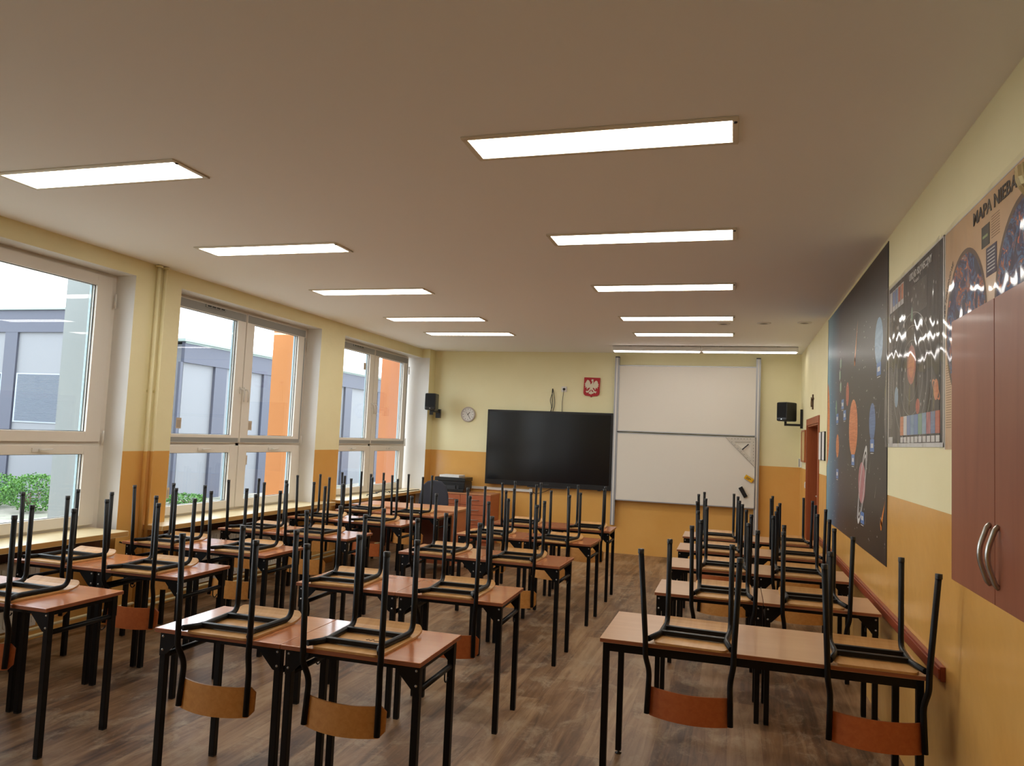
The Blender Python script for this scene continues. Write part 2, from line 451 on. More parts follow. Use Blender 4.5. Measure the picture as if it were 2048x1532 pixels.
# radiators and pipes
for i, (y0, y1) in enumerate(((2.85, 4.45), (5.95, 7.75), (9.0, 10.7))):
    lab = ['white panel radiator below the nearest window', 'white panel radiator below the middle window', 'white panel radiator below the farthest window'][i]
    r = empty('radiator', (-4.88, (y0 + y1) / 2, 0), 0, lab, 'radiator')
    hl = (y1 - y0) / 2
    b = MB(); b.box(-.04, .0, -hl, hl, .13, .60)
    for k in range(int(hl * 2 / .045)):
        yy = -hl + .03 + k * .045; b.box(0, .006, yy, yy + .025, .16, .57)
    b.build('panel', RADM, r)
    b = MB(); b.box(-.045, .004, -hl, hl, .60, .612)
    for k in range(int(hl * 2 / .03)): b.box(-.04, 0, -hl + .01 + k * .03, -hl + .016 + k * .03, .612, .613, 1)
    b.build('top_grille', [RADM, GREYP], r)
    for s in (-1, 1):
        b = MB(); b.box(-.03, -.005, s * (hl - .2) - .015, s * (hl - .2) + .015, 0, .13); b.box(-.04, .01, s * (hl - .2) - .02, s * (hl - .2) + .02, 0, .008); b.build('support_leg', RADM, r)
    b = MB(); b.tube([(-.02, hl, .2), (-.02, hl + .08, .2)], .012, 10); b.tube([(-.02, hl + .04, .2), (.03, hl + .04, .2)], .016, 12)
    b.build('valve', WHITE, r)
b = MB()
for z in (.09, .14): b.tube([(-4.765, 2.0, z), (-4.765, 11.05, z)], .011, 10)
tag(b.build('heating_pipe', PIPEM), 'pair of thin cream heating pipes running low along the window wall', 'pipe')
for y, l in ((5.276, 'cream painted riser pipe on the first pier, the one nearer the first window'), (5.353, 'cream painted riser pipe on the first pier, the one nearer the middle window')):
    b = MB(); b.tube([(-4.768, y, .05), (-4.768, y, 2.998)], .016, 12)
    for z in (.06, 2.985): b.lathe([(.017, -.008), (.03, -.008), (.03, .008), (.017, .008)], (-4.768, y, z), 14)
    b.box(-4.799, -4.775, y - .006, y + .006, 1.9, 1.92)
    tag(b.build('riser_pipe', WALL), l, 'pipe', 'riser pipes')
b = MB(); b.tube(fillet([(-4.795, 5.10, .66), (-4.77, 5.14, .64), (-4.735, 5.3, .66), (-4.75, 5.45, .7), (-4.795, 5.52, .68)], .04), .006, 8)
tag(b.build('cable', BLACKP), 'black cable on the pier between first and middle window, just below sill height', 'cable')
b = MB()
pts = [(-4.72, 9.3, .782)]
rr = random.Random(3)
for k in range(14): pts.append((-4.72 + rr.uniform(-.06, .06), 9.35 + .05 * k + rr.uniform(-.04, .04), .784 + rr.uniform(0, .03)))
pts.append((-4.7, 10.2, .782)); pts.append((-4.65, 10.9, .783))
b.tube(fillet(pts, .03, 3), .006, 6)
tag(b.build('cable_tangle', BLACKP), 'loose black cable heaped on the sill of the farthest window', 'cable')

# ------------------------------------------------------------------ ceiling lamps
LYS = (3.258, 4.896, 6.531, 8.167, 9.373)
proto = None
ordn = ['nearest', 'second', 'third', 'fourth', 'farthest']
for cx, rowname in ((-.611, 'right'), (-3.391, 'left')):
    for i, y in enumerate(LYS):
        if proto is None:
            proto = empty('ceiling_lamp')
            b = MB(); W_, D_, g, q = .605, .145, .58, .115
            for (x0, x1, y0, y1) in ((-W_, W_, -D_, -q), (-W_, W_, q, D_), (-W_, -g, -q, q), (g, W_, -q, q)): b.box(x0, x1, y0, y1, -.008, 0)
            b.build('frame', LAMPF, proto, bevel=.003)
            b = MB(); b.box(-g, g, -q, q, -.006, -.003); b.build('diffuser', LAMPM, proto)
            b = MB(); b.lathe([(.0, -.013), (.007, -.013), (.009, -.008)], (W_ - .012, -.1, 0), 10); b.build('clip', GREYP, proto)
            o = proto
        else: o = copy_tree(proto)
        o.location = (cx, y, H)
        tag(o, '%s lit rectangular ceiling lamp of the %s-hand row' % (ordn[i], rowname), 'ceiling lamp', 'lit ceiling lamps')
proto = None
for i, (x0, x1) in enumerate(((-1.655, -.446), (-.434, .80))):
    r = empty('board_lamp', ((x0 + x1) / 2, 10.55, H), 0, ['slim white lamp under the ceiling over the whiteboard, the left one', 'slim white lamp under the ceiling over the whiteboard, the right one'][i], 'board lamp', 'lamps over the whiteboard')
    hw = (x1 - x0) / 2
    b = MB(); b.prism([(-.05, -.008), (.05, -.008), (.05, -.07), (-.05, -.07)], -hw, hw, axis='x'); b.build('housing', WHITE, r)
    b = MB(); b.box(-hw + .02, hw - .02, -.045, .045, -.082, -.0705, 0, None); b.build('light_strip', STRIPM, r)
    b = MB(); 
    for s in (-.6, .6): b.box(s * hw - .02, s * hw + .02, -.02, .02, -.008, 0)
    b.build('mount', GREYP, r)
proto = None
for i, (x, y) in enumerate(((-.128, 8.535), (.294, 8.505), (.702, 8.475))):
    if proto is None:
        proto = empty('recessed_spotlight'); o = proto
        b = MB(); b.lathe([(.042, -.004), (.05, -.012), (.072, -.006), (.075, 0)], seg=28); b.build('ring', WHITE, o)
        b = MB(); b.lathe([(0, -.003), (.044, -.005)], seg=24); b.build('bulb_face', GREYP, o)
    else: o = copy_tree(proto)
    o.location = (x, y, H)
    tag(o, ['unlit round ceiling spotlight, leftmost of the three', 'unlit round ceiling spotlight, middle one of the three', 'unlit round ceiling spotlight, rightmost, nearest the poster wall'][i], 'ceiling light', 'unlit round spotlights')

# ------------------------------------------------------------------ desks
ZT = .724
def make_desk(top_m, W=.65, D=.485, wide=False, zt=ZT):
    r = empty('school_desk'); hw = W / 2
    b = MB(); b.box(-hw + .0015, hw - .0015, 0, D, zt - .019, zt, [1, 0, 1, 1, 1, 1]); b.build('tabletop', [top_m, EDGE], r, bevel=.0022)
    ix, iy, lw = .028, .045, .0150
    ah = .045 if wide else .024
    b = MB(); za = zt - .0192
    for y in (iy, D - iy): b.box(-hw + ix + lw, hw - ix - lw, y - .012, y + .012, za - ah, za)
    for s in (-1, 1): b.box(s * (hw - ix) - .012, s * (hw - ix) + .012, iy + lw, D - iy - lw, za - ah, za)
    b.build('apron', BLACKM, r)
    for s in (-1, 1):
        for y in (iy, D - iy):
            b = MB(); x = s * (hw - ix); b.box(x - lw, x + lw, y - lw, y + lw, .018 if wide else .006, za)
            lg = b.build('leg', BLACKM, r, bevel=.0025)
            b = MB()
            if wide: b.lathe([(0, 0), (.016, 0), (.018, .004), (.006, .008), (.006, .02)], (x, y, 0), 12)
            else: b.box(x - lw + .001, x + lw - .001, y - lw + .001, y + lw - .001, 0, .006)
            b.build('foot', BLACKP, lg)
        if not wide:
            x = s * (hw - ix)
            b = MB(); b.tube([(x, iy + lw, .595), (x, D - iy - lw, .595)], .013, 10); b.build('side_rail', BLACKM, r)
            for y, sy in ((iy, -1), (D - iy, 1)):
                b = MB(); e = x + s * lw; inn = x - s * (lw + .088)
                pts = [(e, za - .001), (inn, za - .001), (inn + s * .012, za - .026), (x - s * (lw + .006), za - .098), (e, za - .11)]
                if s < 0: pts = pts[::-1]
                y0 = y + sy * lw
                b.prism(pts, y0, y0 + sy * .003)
                br = b.build('corner_bracket', BLACKM, r)
                for zz in (za - .022, za - .082):
                    b = MB()
                    b.lathe([(0, .0075), (.0045, .006), (.006, .003)], (0, 0, 0), 8, T=Matrix.Translation((x, y0, zz)) @ Matrix.Rotation(PI / 2 * (1 if sy < 0 else -1), 4, 'X'))
                    b.build('bolt', NUT, br)
    if not wide:
        x = hw - ix
        b = MB(); b.tube(fillet([(x, .36, .586), (x, .36, .55), (x + .0, .375, .535), (x, .395, .54), (x, .4, .552)], .015), .0035, 6)
        b.build('bag_hook', BLACKM, r)
    return r
DESKS = {'M1': (-1.841, 2.898, .003), 'M2': (-1.863, 4.093, .023), 'M3': (-1.844, 5.483, -.022), 'M4': (-1.844, 6.765, -.022), 'M5': (-1.847, 7.839, .01),
 'L1': (-3.826, 2.955, -.005), 'L2': (-3.823, 3.862, .003), 'L3': (-3.859, 4.804, -.024), 'L4': (-3.79, 5.86, 0), 'L5': (-3.815, 7.01, 0), 'L6': (-3.80, 7.975, 0),
 'R1': (.112, 3.596, -.006), 'R2': (.196, 4.868, -.002), 'R3': (.193, 5.936, .005), 'R4': (.188, 6.932, 0), 'R5': (.176, 7.948, .011)}
COLN = {'M': 'middle column', 'L': 'window-side column', 'R': 'column by the poster wall'}
def rown(k):
    last = {'M': 5, 'L': 6, 'R': 5}[k[0]]; n = int(k[1])
    return 'nearest' if n == 1 else 'farthest' if n == last else ['second', 'third', 'fourth', 'fifth'][n - 2]
dM, dR = make_desk(TOPM), make_desk(TOPR)
usedM = usedR = False
for k, (x, y, th) in DESKS.items():
    if k == 'R1':
        o = make_desk(TOPR, 1.39, .60, True, .73); o.name = 'long_school_desk'
        o.location = (x, y, 0); o.rotation_euler.z = th
        tag(o, 'long one-piece tan desk on black legs in the nearest row by the poster wall', 'desk'); continue
    for side, sx in (('left', -.325), ('right', .325)):
        if k[0] == 'R':
            o = dR if not usedR else copy_tree(dR); usedR = True; c = 'tan'
        else:
            o = dM if not usedM else copy_tree(dM); usedM = True; c = 'brown'
        o.location = (x + sx * math.cos(th), y + sx * math.sin(th), 0); o.rotation_euler.z = th
        tag(o, '%s-topped desk, %s one of the %s row in the %s' % (c, side, rown(k), COLN[k[0]]), 'desk', 'single school desks set in pairs')

# ------------------------------------------------------------------ chairs, upturned, hung on the desks
def make_chair(hs, ht, lean, hf, fy, backm, straight=False):
    """local origin on the desktop under the rear uprights; z up; +y away from the viewer"""
    r = empty('school_chair'); R_ = .0128; zr = .0105 + R_; zt = .434
    for s in (-1, 1):
        p = fillet([(s * ht, lean, zt), (s * hs, 0, zr), (s * (hs - .002), 0, -.052), (s * (hs - .017), .034, -.130), (s * (hs - .011), .022, -.314)], [.02, .02, .035])
        b = MB(); b.tube(p, R_, 12); lg = b.build('leg', BLACKM, r)
        b = MB(); b.lathe([(0, .004), (R_ + .0012, .004), (R_ + .0015, -.016)], (s * ht, lean, zt), 12); b.build('foot_cap', BLACKP, lg)
        mid = hf - (.004 if straight else .022)
        p = fillet([(s * hf, fy, zt), (s * hf, fy, zr), (s * mid, .15 if straight else .09, zr), (s * (hs - .012), .012, zr)], [.05, .03])
        b = MB(); b.tube(p, R_, 12); lg = b.build('leg', BLACKM, r)
        b = MB(); b.lathe([(0, .004), (R_ + .0012, .004), (R_ + .0015, -.016)], (s * hf, fy, zt), 12); b.build('foot_cap', BLACKP, lg)
    for y in ((.16, .27) if straight else (.095, .29)):
        mid = hf - .008
        b = MB(); b.box(-mid, mid, y - .0125, y + .0125, zr - .009, zr + .0115); b.build('crossbar', BLACKM, r, bevel=.003)
    # seat: thin ply, front lip curling (up, since the chair is upside down)
    prof = [(.018, .001), (.10, .001), (.2, .001), (.30, .001), (.355, .002), (.385, .006), (.41, .014), (.43, .026), (.443, .038)]
    def hwid(t):
        w0 = .166 + .012 * t; rr_ = .035; L = .425; y = t * L
        for d in (y, L - y):
            if d < rr_: w0 -= rr_ - math.sqrt(max(0, rr_ ** 2 - (rr_ - d) ** 2))
        return w0
    rows = []
    fine = []
    for i in range(len(prof) - 1):
        n = 4
        for k in range(n): 
            t = k / n; fine.append((prof[i][0] * (1 - t) + prof[i + 1][0] * t, prof[i][1] * (1 - t) + prof[i + 1][1] * t))
    fine.append(prof[-1])
    fine = [(.018, .001), (.0185, .001), (.021, .001), (.026, .001)] + fine[2:-1] + [(.4415, .0365), (.4427, .0377), fine[-1]]
    th_ = .0095; vs = []; fs = []; n = len(fine); US = (-1, -.5, 0, .5, 1)
    for i, (y, z) in enumerate(fine):
        t = (y - .018) / .425; h = hwid(min(1, max(0, t)))
        a = fine[max(0, i - 1)]; c = fine[min(n - 1, i + 1)]
        nn = Vector((0, -(c[1] - a[1]), c[0] - a[0])).normalized() * th_
        for u in US: vs.append((u * h, y, z))
        for u in US: vs.append((u * h, y + nn.y, z + nn.z))
    m_ = len(US)
    for i in range(n - 1):
        o0, o1 = i * 2 * m_, (i + 1) * 2 * m_
        for k in range(m_ - 1):
            fs.append((o0 + k, o0 + k + 1, o1 + k + 1, o1 + k)); fs.append((o0 + m_ + k, o1 + m_ + k, o1 + m_ + k + 1, o0 + m_ + k + 1))
        for k in (0, m_ - 1): fs.append((o0 + k, o1 + k, o1 + m_ + k, o0 + m_ + k))
    fs.append(tuple(range(m_)) + tuple(range(2 * m_ - 1, m_ - 1, -1)))
    o0 = (n - 1) * 2 * m_; fs.append(tuple(o0 + k for k in range(m_)) + tuple(o0 + k for k in range(2 * m_ - 1, m_ - 1, -1)))
    b = MB(); b.add(vs, fs); so = b.build('seat', SEAT, r)
    # backrest: curved plate, tilted with the uprights
    vs = []; fs = []; NX, NZ = 18, 6; hwb, z0, z1 = .194, -.322, -.196; cr = .024
    sl = .012 / .184
    for side in (0, 1):
        for i in range(NX + 1):
            u = -1 + 2 * i / NX; x = u * hwb
            d = hwb - abs(x); hh = (z1 - z0) / 2
            if d < cr: hh -= cr - math.sqrt(max(0, cr ** 2 - (cr - d) ** 2))
            zc = (z0 + z1) / 2 - .006 * (1 - u * u)
            bow = .020 - .046 * (1 - u * u)
            for k in range(NZ + 1):
                z = zc - hh + 2 * hh * k / NZ
                yl = .034 - sl * (-.130 - z)
                vs.append((x, yl + bow + side * .009, z))
    st = NZ + 1; off = (NX + 1) * st
    for i in range(NX):
        for k in range(NZ):
            a = i * st + k; fs.append((a, a + st, a + st + 1, a + 1)); a += off; fs.append((a, a + 1, a + st + 1, a + st))
        for k in (0, NZ): a = i * st + k; fs.append((a, a + st, a + st + off, a + off))
    for i in (0, NX):
        for k in range(NZ): a = i * st + k; fs.append((a, a + 1, a + 1 + off, a + off))
    b = MB(); b.add(vs, fs, 0, True); bo = b.build('backrest', backm, r)
    md = bo.modifiers.new('edge', 'EDGE_SPLIT'); md.split_angle = .8
    return r
CH = {'M1a': (-2.148, 2.848, .6), 'M1b': (-1.537, 2.899, -1.1), 'M2a': (-2.251, 4.054, 4.0), 'M2b': (-1.545, 4.07, 1.8), 'M3a': (-2.202, 5.488, -2.0), 'M3b': (-1.565, 5.474, -.4),
 'M4a': (-2.183, 6.713, -.8), 'M4b': (-1.568, 6.665, -9.3), 'M5a': (-2.177, 7.835, 1.1), 'M5b': (-1.453, 7.803, 1.8),
 'L1b': (-3.58, 2.965, -.9), 'L2a': (-4.209, 3.847, -1.5), 'L2b': (-3.511, 3.813, 1.5), 'L3a': (-4.199, 4.803, 1.0), 'L3b': (-3.492, 4.822, 1.3), 'L4a': (-4.141, 5.817, -1.5),
 'L4b': (-3.549, 5.851, .2), 'L5a': (-4.151, 6.954, -.6), 'L5b': (-3.538, 6.966, -1.2), 'L6a': (-4.167, 7.917, -1.9), 'L6b': (-3.531, 7.93, 1.0),
 'R1a': (-.176, 3.549, -4.0), 'R1b': (.603, 3.522, -1.5), 'R2a': (-.038, 4.884, .4), 'R2b': (.489, 4.826, 1.5), 'R3a': (-.049, 5.868, -1.5), 'R3b': (.484, 5.913, -.3),
 'R4a': (-.1, 6.896, -2.7), 'R4b': (.568, 6.93, -.1), 'R5a': (-.13, 7.9, -.3), 'R5b': (.561, 7.889, .7)}
REDB = {'M2b', 'L1b', 'L2b', 'R1a', 'R1b', 'R2a', 'M2a', 'R4a', 'L5b'}
protos = {}
for k, (x, y, dg_) in CH.items():
    typ = 'R1' if k[:2] == 'R1' else k[0]
    if typ == 'L': typ = 'M'
    red = k in REDB
    key = (typ, red)
    hs, ht, lean, hf, fy = {'M': (.182, .188, -.010, .149, .373), 'R': (.186, .190, -.045, .150, .375), 'R1': (.196, .217, -.060, .153, .385)}[typ]
    if key not in protos:
        o = protos[key] = make_chair(hs, ht, lean, hf, fy, BACKR if red else BACKB, typ != 'M')
    else: o = copy_tree(protos[key])
    th = math.radians(dg_)
    dx, dy, dth = DESKS[k[:2]]
    X = x - lean * -math.sin(th); Y = y - lean * math.cos(th)
    lim = 1e9
    for s in (-1, 1):
        xs = X + s * hs * math.cos(th); front = dy + (xs - dx) * math.tan(dth)
        lim = min(lim, front - .0175 - s * hs * math.sin(th))
    Y = min(Y, lim)
    if k == 'R2a': Y -= .04
    if k in ('R1a', 'R1b', 'M1b'):
        rgx = random.Random(k)
        st_ = [c for c in o.children if c.name.startswith('seat')][0]
        b = MB(); sy0 = .31 if k[0] == 'R' else .21; sx0 = -.09 if k != 'M1b' else 0
        pth = [(sx0 + .006 * q, sy0 + rgx.uniform(-.012, .012), .0115) for q in range(14)]
        b.tube(pth, .0011, 5); so_ = b.build('pen_scribble', INK, st_)
    o.location = (X, Y, (.73 if k[:2] == 'R1' else ZT)); o.rotation_euler.z = th
    side = 'left' if k[2] == 'a' else 'right'
    where = 'left end' if k[2] == 'a' else 'right end'
    if k[:2] == 'R1': lab = 'upturned black-legged chair with reddish backrest on the %s of the long tan desk' % where
    else: lab = 'upturned chair with %s backrest on %s desk, %s row, %s' % ('reddish' if red else 'beech', side, rown(k), COLN[k[0]])
    tag(o, lab, 'chair', 'school chairs turned over onto the desks')

# ------------------------------------------------------------------ front wall things
def fy_(x, z, y):            # a point measured on the wall plane brought to depth y along the sight line
    k = y / YB; return x * k, 1.6505 + (z - 1.6505) * k
# interactive screen
yf = 11.27
x0, z0 = fy_(-3.740, .910, yf); x1, z1 = fy_(-1.748, 2.078, yf)
r = empty('interactive_display', ((x0 + x1) / 2, YB, z0), 0, 'large black switched-off interactive screen on the front wall', 'screen')
hw, hh = (x1 - x0) / 2, z1 - z0
yo = yf - YB
b = MB(); b.box(-hw, hw, yo, yo + .05, 0, hh); b.build('bezel', BLACKP, r, bevel=.004)
b = MB(); b.box(-hw + .03, hw - .03, yo - .002, yo, .075, hh - .03); b.build('screen_glass', SCREEN, r)
b = MB(); b.box(-.04, .04, yo - .001, yo, .03, .045); b.build('badge', GREYP, r)
b = MB(); b.box(-.5, .5, yo + .05, -.002, .25, hh - .2); b.build('wall_bracket', GREYP, r)
b = MB(); b.box(-.3, .3, yo + .005, yo + .04, -.015, 0); b.box(hw - .2, hw - .15, yo + .01, yo + .03, -.012, 0); b.build('port_strip', GREYP, r)
# whiteboard: two sliding boards on two aluminium rails
r = empty('sliding_whiteboard', (-.68, YB, 0), 0, 'tall white two-panel sliding board on aluminium rails', 'whiteboard')
for px in (-1.706, .331):
    xx, _ = fy_(px, 0, 11.31); b = MB(); b.box(xx - .032 + .68, xx + .032 + .68, -.085, -.002, .42, 2.92); b.box(xx - .012 + .68, xx + .012 + .68, -.088, -.085, .42, 2.92, 1)
    rl = b.build('rail', [ALU, WHITE], r, bevel=.002)
    b = MB(); b.box(xx - .03 + .68, xx + .03 + .68, -.08, -.01, 2.92, 2.935); b.build('end_cap', GREYP, rl)
for (za, zb, yy) in ((1.812, 2.815, 11.285), (.782, 1.797, 11.262)):
    xa, z0 = fy_(-1.678, za, yy); xb, z1 = fy_(.312, zb, yy)
    b = MB(); b.box(xa + .68, xb + .68, yy - YB, yy - YB + .018, z0, z1); pn = b.build('board_panel', WB, r)
    b = MB(); e = .014
    for q in ((xa, xb, z0, z0 + e), (xa, xb, z1 - e, z1), (xa, xa + e * .7, z0, z1), (xb - e * .7, xb, z0, z1)): b.box(q[0] + .68, q[1] + .68, yy - YB - .004, yy - YB, q[2], q[3])
    b.build('panel_edge', ALU, pn)
# set square
yy = 11.254
A, B_, C_ = fy_(-.106, 1.787, yy), fy_(.304, 1.80, yy), fy_(.309, 1.371, yy)
plast = mat('clear_plastic', (232, 226, 214), .2); plast.node_tree.nodes['Principled BSDF'].inputs['Alpha'].default_value = .45
r = empty('set_square', (B_[0], yy, B_[1]), 0, 'large clear plastic set square stuck in the top right corner of the lower whiteboard panel', 'set square')
def loc2(p): return (p[0] - B_[0], p[1] - B_[1])
P_ = [loc2(p) for p in (A, B_, C_)]
cen = (sum(p[0] for p in P_) / 3, sum(p[1] for p in P_) / 3)
I_ = [(cen[0] + (p[0] - cen[0]) * .52, cen[1] + (p[1] - cen[1]) * .52) for p in P_]
b = MB()
for i in range(3):
    j = (i + 1) % 3; b.prism([P_[i], P_[j], I_[j], I_[i]], -.0045, -.0005)
b.build('triangle', plast, r)
b = MB()
b.tube([(*[P_[0][0]], -.005, P_[0][1]), (P_[2][0], -.005, P_[2][1])], .0016, 6)
b.tube([(I_[0][0], -.005, I_[0][1]), (I_[1][0], -.005, I_[1][1])], .0016, 6)
for i in range(3):
    j = (i + 1) % 3
    for k in range(1, 8):
        t = k / 8; px_ = P_[i][0] * (1 - t) + P_[j][0] * t; pz_ = P_[i][1] * (1 - t) + P_[j][1] * t
        px_ += (cen[0] - px_) * .17; pz_ += (cen[1] - pz_) * .17
        b.box(px_ - .004, px_ + .004, -.0055, -.0045, pz_ - .005, pz_ + .005)
b.build('scale_marks', GREYP, r)
b = MB(); b.tube([(cen[0] - .04, -.03, cen[1] - .035), (cen[0] + .045, -.03, cen[1] + .045)], .008, 8); b.tube([(cen[0] - .03, -.03, cen[1] - .025), (cen[0] - .03, 0, cen[1] - .025)], .006, 6)
b.tube([(cen[0] + .035, -.03, cen[1] + .035), (cen[0] + .035, 0, cen[1] + .035)], .006, 6)
b.build('handle', GREYP, r)
for (px_, pz_, nm, lab, m_, L_, W2, ang, cat) in ((.228, 1.207, 'magnetic_box', 'small yellow magnetic marker box on the lower whiteboard', mat('yellow_plastic', (226, 172, 20), .4), .062, .03, -32, 'box'),
                                        (.152, 1.012, 'board_eraser', 'black board eraser on the lower whiteboard under the yellow box', BLACKP, .078, .028, -60, 'eraser')):
    x_, z_ = fy_(px_, pz_, 11.25); T = Matrix.Rotation(-math.radians(ang), 4, 'Y')
    r = empty(nm, (x_, 11.262, z_), 0, lab, cat)
    b = MB(); b.box(-L_, L_, -.034, -.008, -W2, W2, 0, T); b.build('body', m_, r, bevel=.005)
    b = MB(); b.box(-L_, L_, -.008, 0, -W2, W2, 0, T); b.build('felt', GREYP, r)
    if 'yellow' in lab:
        b = MB(); b.box(-.04, .03, -.0345, -.034, .002, .01, 0, T); b.box(-.04, .01, -.0345, -.034, -.014, -.006, 0, T); b.build('print', INK, r)
# national emblem
cx, cz = (-2.083), 2.47
r = empty('eagle_emblem', (cx, YB, cz), 0, 'red shield with a white crowned eagle above the black screen', 'emblem')
def zp(px_, py_): return ((px_ - 762) * .00035, (745 - py_) * .00035)
sh = [(412, 330), (1112, 345), (1105, 1000), (1080, 1080), (1000, 1140), (800, 1150), (735, 1205), (690, 1150), (490, 1135), (415, 1080), (395, 1000)]
b = MB(); b.prism([zp(*p) for p in sh], -.02, -.002); b.build('shield', RED, r, bevel=.003)
lw_ = [(700, 640), (690, 560), (640, 480), (575, 435), (530, 480), (505, 530), (475, 590), (440, 605), (475, 640), (445, 690), (490, 705), (465, 790), (530, 745), (550, 880), (590, 800), (640, 790), (680, 740)]
rw_ = [(820, 640), (850, 560), (900, 490), (960, 470), (1000, 500), (1020, 560), (1040, 620), (1065, 640), (1035, 680), (1060, 730), (1020, 740), (1005, 830), (950, 770), (910, 890), (880, 810), (840, 790), (800, 740)]
body = [(700, 640), (750, 600), (780, 520), (770, 490), (740, 500), (725, 480), (755, 455), (760, 420), (820, 425), (822, 455), (825, 560), (815, 640), (830, 700), (820, 780), (790, 850), (735, 880), (690, 850), (675, 780), (670, 700)]
legs = [[(690, 800), (640, 870), (580, 950), (600, 975), (660, 940), (720, 850)], [(790, 800), (850, 870), (900, 950), (880, 985), (820, 920), (760, 850)],
        [(600, 930), (520, 920), (500, 950), (530, 980), (560, 1020), (590, 980), (650, 985), (640, 960)], [(880, 930), (980, 945), (960, 985), (930, 1030), (890, 1000), (820, 990), (830, 965)]]
tail = [(735, 840), (760, 930), (810, 970), (850, 1000), (830, 1045), (780, 1040), (735, 1085), (690, 1045), (650, 1050), (625, 1010), (660, 980), (715, 930)]
crown = [(745, 455), (735, 415), (760, 428), (780, 405), (800, 428), (828, 412), (822, 455)]
b = MB()
for j, pl in enumerate([lw_, rw_, body, tail, crown] + legs): b.prism([zp(*p) for p in pl], -.027 - j * .0002, -.019)
b.build('eagle', EAGLE, r)
# clock
r = empty('wall_clock', (-4.063, YB, 1.985), 0, 'round white wall clock between the left speaker and the screen', 'clock')
T = Matrix.Rotation(PI / 2, 4, 'X')
b = MB(); b.lathe([(0, .0), (.118, 0), (.122, .02), (.112, .035), (.100, .036), (.098, .026)], T=T, seg=36); b.build('rim', mat('pale_clock_rim', (196, 186, 180), .5), r)
b = MB(); b.lathe([(0, .027), (.099, .027)], T=T, seg=36); b.build('dial', PAPER, r)
b = MB()
for k in range(12):
    a = 2 * PI * k / 12; Rk = Matrix.Rotation(a, 4, 'Y'); b.box(-.003, .003, -.029, -.0275, .074, .09, 0, Rk)
b.build('hour_marks', INK, r)
for nm, L_, w_, a in (('hour_hand', .05, .004, 42), ('minute_hand', .078, .003, 150), ('second_hand', .07, .0012, -42)):
    b = MB(); b.box(-w_, w_, -.032, -.030, -.012, L_, 0, Matrix.Rotation(math.radians(a), 4, 'Y')); b.build(nm, BLACKP, r)
# speakers
def speaker(name, loc, rz, label, w_, h_, d_, braz):
    r = empty(name, loc, rz, label, 'speaker', 'wall speakers')
    b = MB(); b.box(-w_ / 2, w_ / 2, -d_ / 2, d_ / 2, 0, h_); b.build('cabinet', BLACKP, r, bevel=.022)
    b = MB(); b.box(-w_ / 2 + .012, w_ / 2 - .012, -d_ / 2 - .004, -d_ / 2, .05, h_ - .012); b.build('grille', mat('black_grille_cloth', (10, 10, 11), .9), r, bevel=.0015)
    b = MB(); b.box(-.008, .008, -d_ / 2 - .002, -d_ / 2, .022, .034); b.build('badge', CHROME, r)
    return r
sp = speaker('wall_speaker', (-4.545, 10.98, 2.02), math.radians(8), 'black speaker in the left corner of the front wall beside the clock', .175, .262, .22, 0)
b = MB(); b.box(.0, .07, .28, .36, -.11, .03); b.box(.02, .05, .0, .3, -.03, -.0); b.box(-.03, .02, .0, .05, -.07, 0); sp_b = b.build('bracket', BLACKP, sp)
sp = speaker('wall_speaker', (.70, 11.0, 2.03), math.radians(-42), 'black speaker on a bracket high in the right corner beside the whiteboard', .17, .262, .22, 0)
b = MB(); Ti = Matrix.Rotation(math.radians(42), 4, 'Z')
b.box(.175, .206, -.02, .02, -.09, .17, 0, Ti); b.box(-.03, .18, -.012, .012, -.06, -.03, 0, Ti); b.box(-.03, .0, -.015, .015, -.05, 0, 0, Ti); b.build('bracket', BLACKP, sp)
# cables, outlet, duct
b = MB()
for k, (dx_, sw) in enumerate(((0, .012), (.012, -.014), (.022, .02))):
    b.tube(fillet([(-2.703 + dx_ * .3, YB - .002, 2.43), (-2.703 + dx_, YB - .015, 2.38), (-2.72 + sw * 2 + dx_, YB - .012, 2.25), (-2.70 + sw + dx_, YB - .012, 2.16), (-2.73 + dx_ * 1.5, YB - .012, 2.04)], .06), .0042, 6)
tag(b.build('loose_wires', BLACKP), 'three thin dark wires coming out of the wall down behind the black screen', 'wires')
r = empty('wall_outlet', (-2.517, YB, 2.425), 0, 'white wall socket with a black plug above the black screen', 'socket')
b = MB(); b.box(-.042, .042, -.012, 0, -.042, .042); b.build('plate', WHITE, r, bevel=.004)
b = MB(); b.lathe([(0, .03), (.018, .028), (.021, .004)], T=T, seg=14); b.tube(fillet([(0, -.03, -.005), (0, -.035, -.04), (-.02, -.02, -.2), (-.018, -.015, -.38)], .03), .004, 6); b.build('plug', BLACKP, r)
b = MB(); b.box(-4.05, -2.96, YB - .03, YB, .82, .86); b.box(-3.0, -2.95, YB - .04, YB, .815, .875)
tag(b.build('cable_duct', WHITE, bevel=.003), 'white cable duct running along the front wall behind the printer', 'cable duct')
b = MB(); b.tube(fillet([(-2.95, YB - .02, .83), (-2.9, YB - .03, .80), (-2.75, YB - .03, .84), (-2.6, YB - .03, .93)], .05), .005, 6)
tag(b.build('cable', BLACKP), 'short black cord from the white duct up to the screen', 'cable')

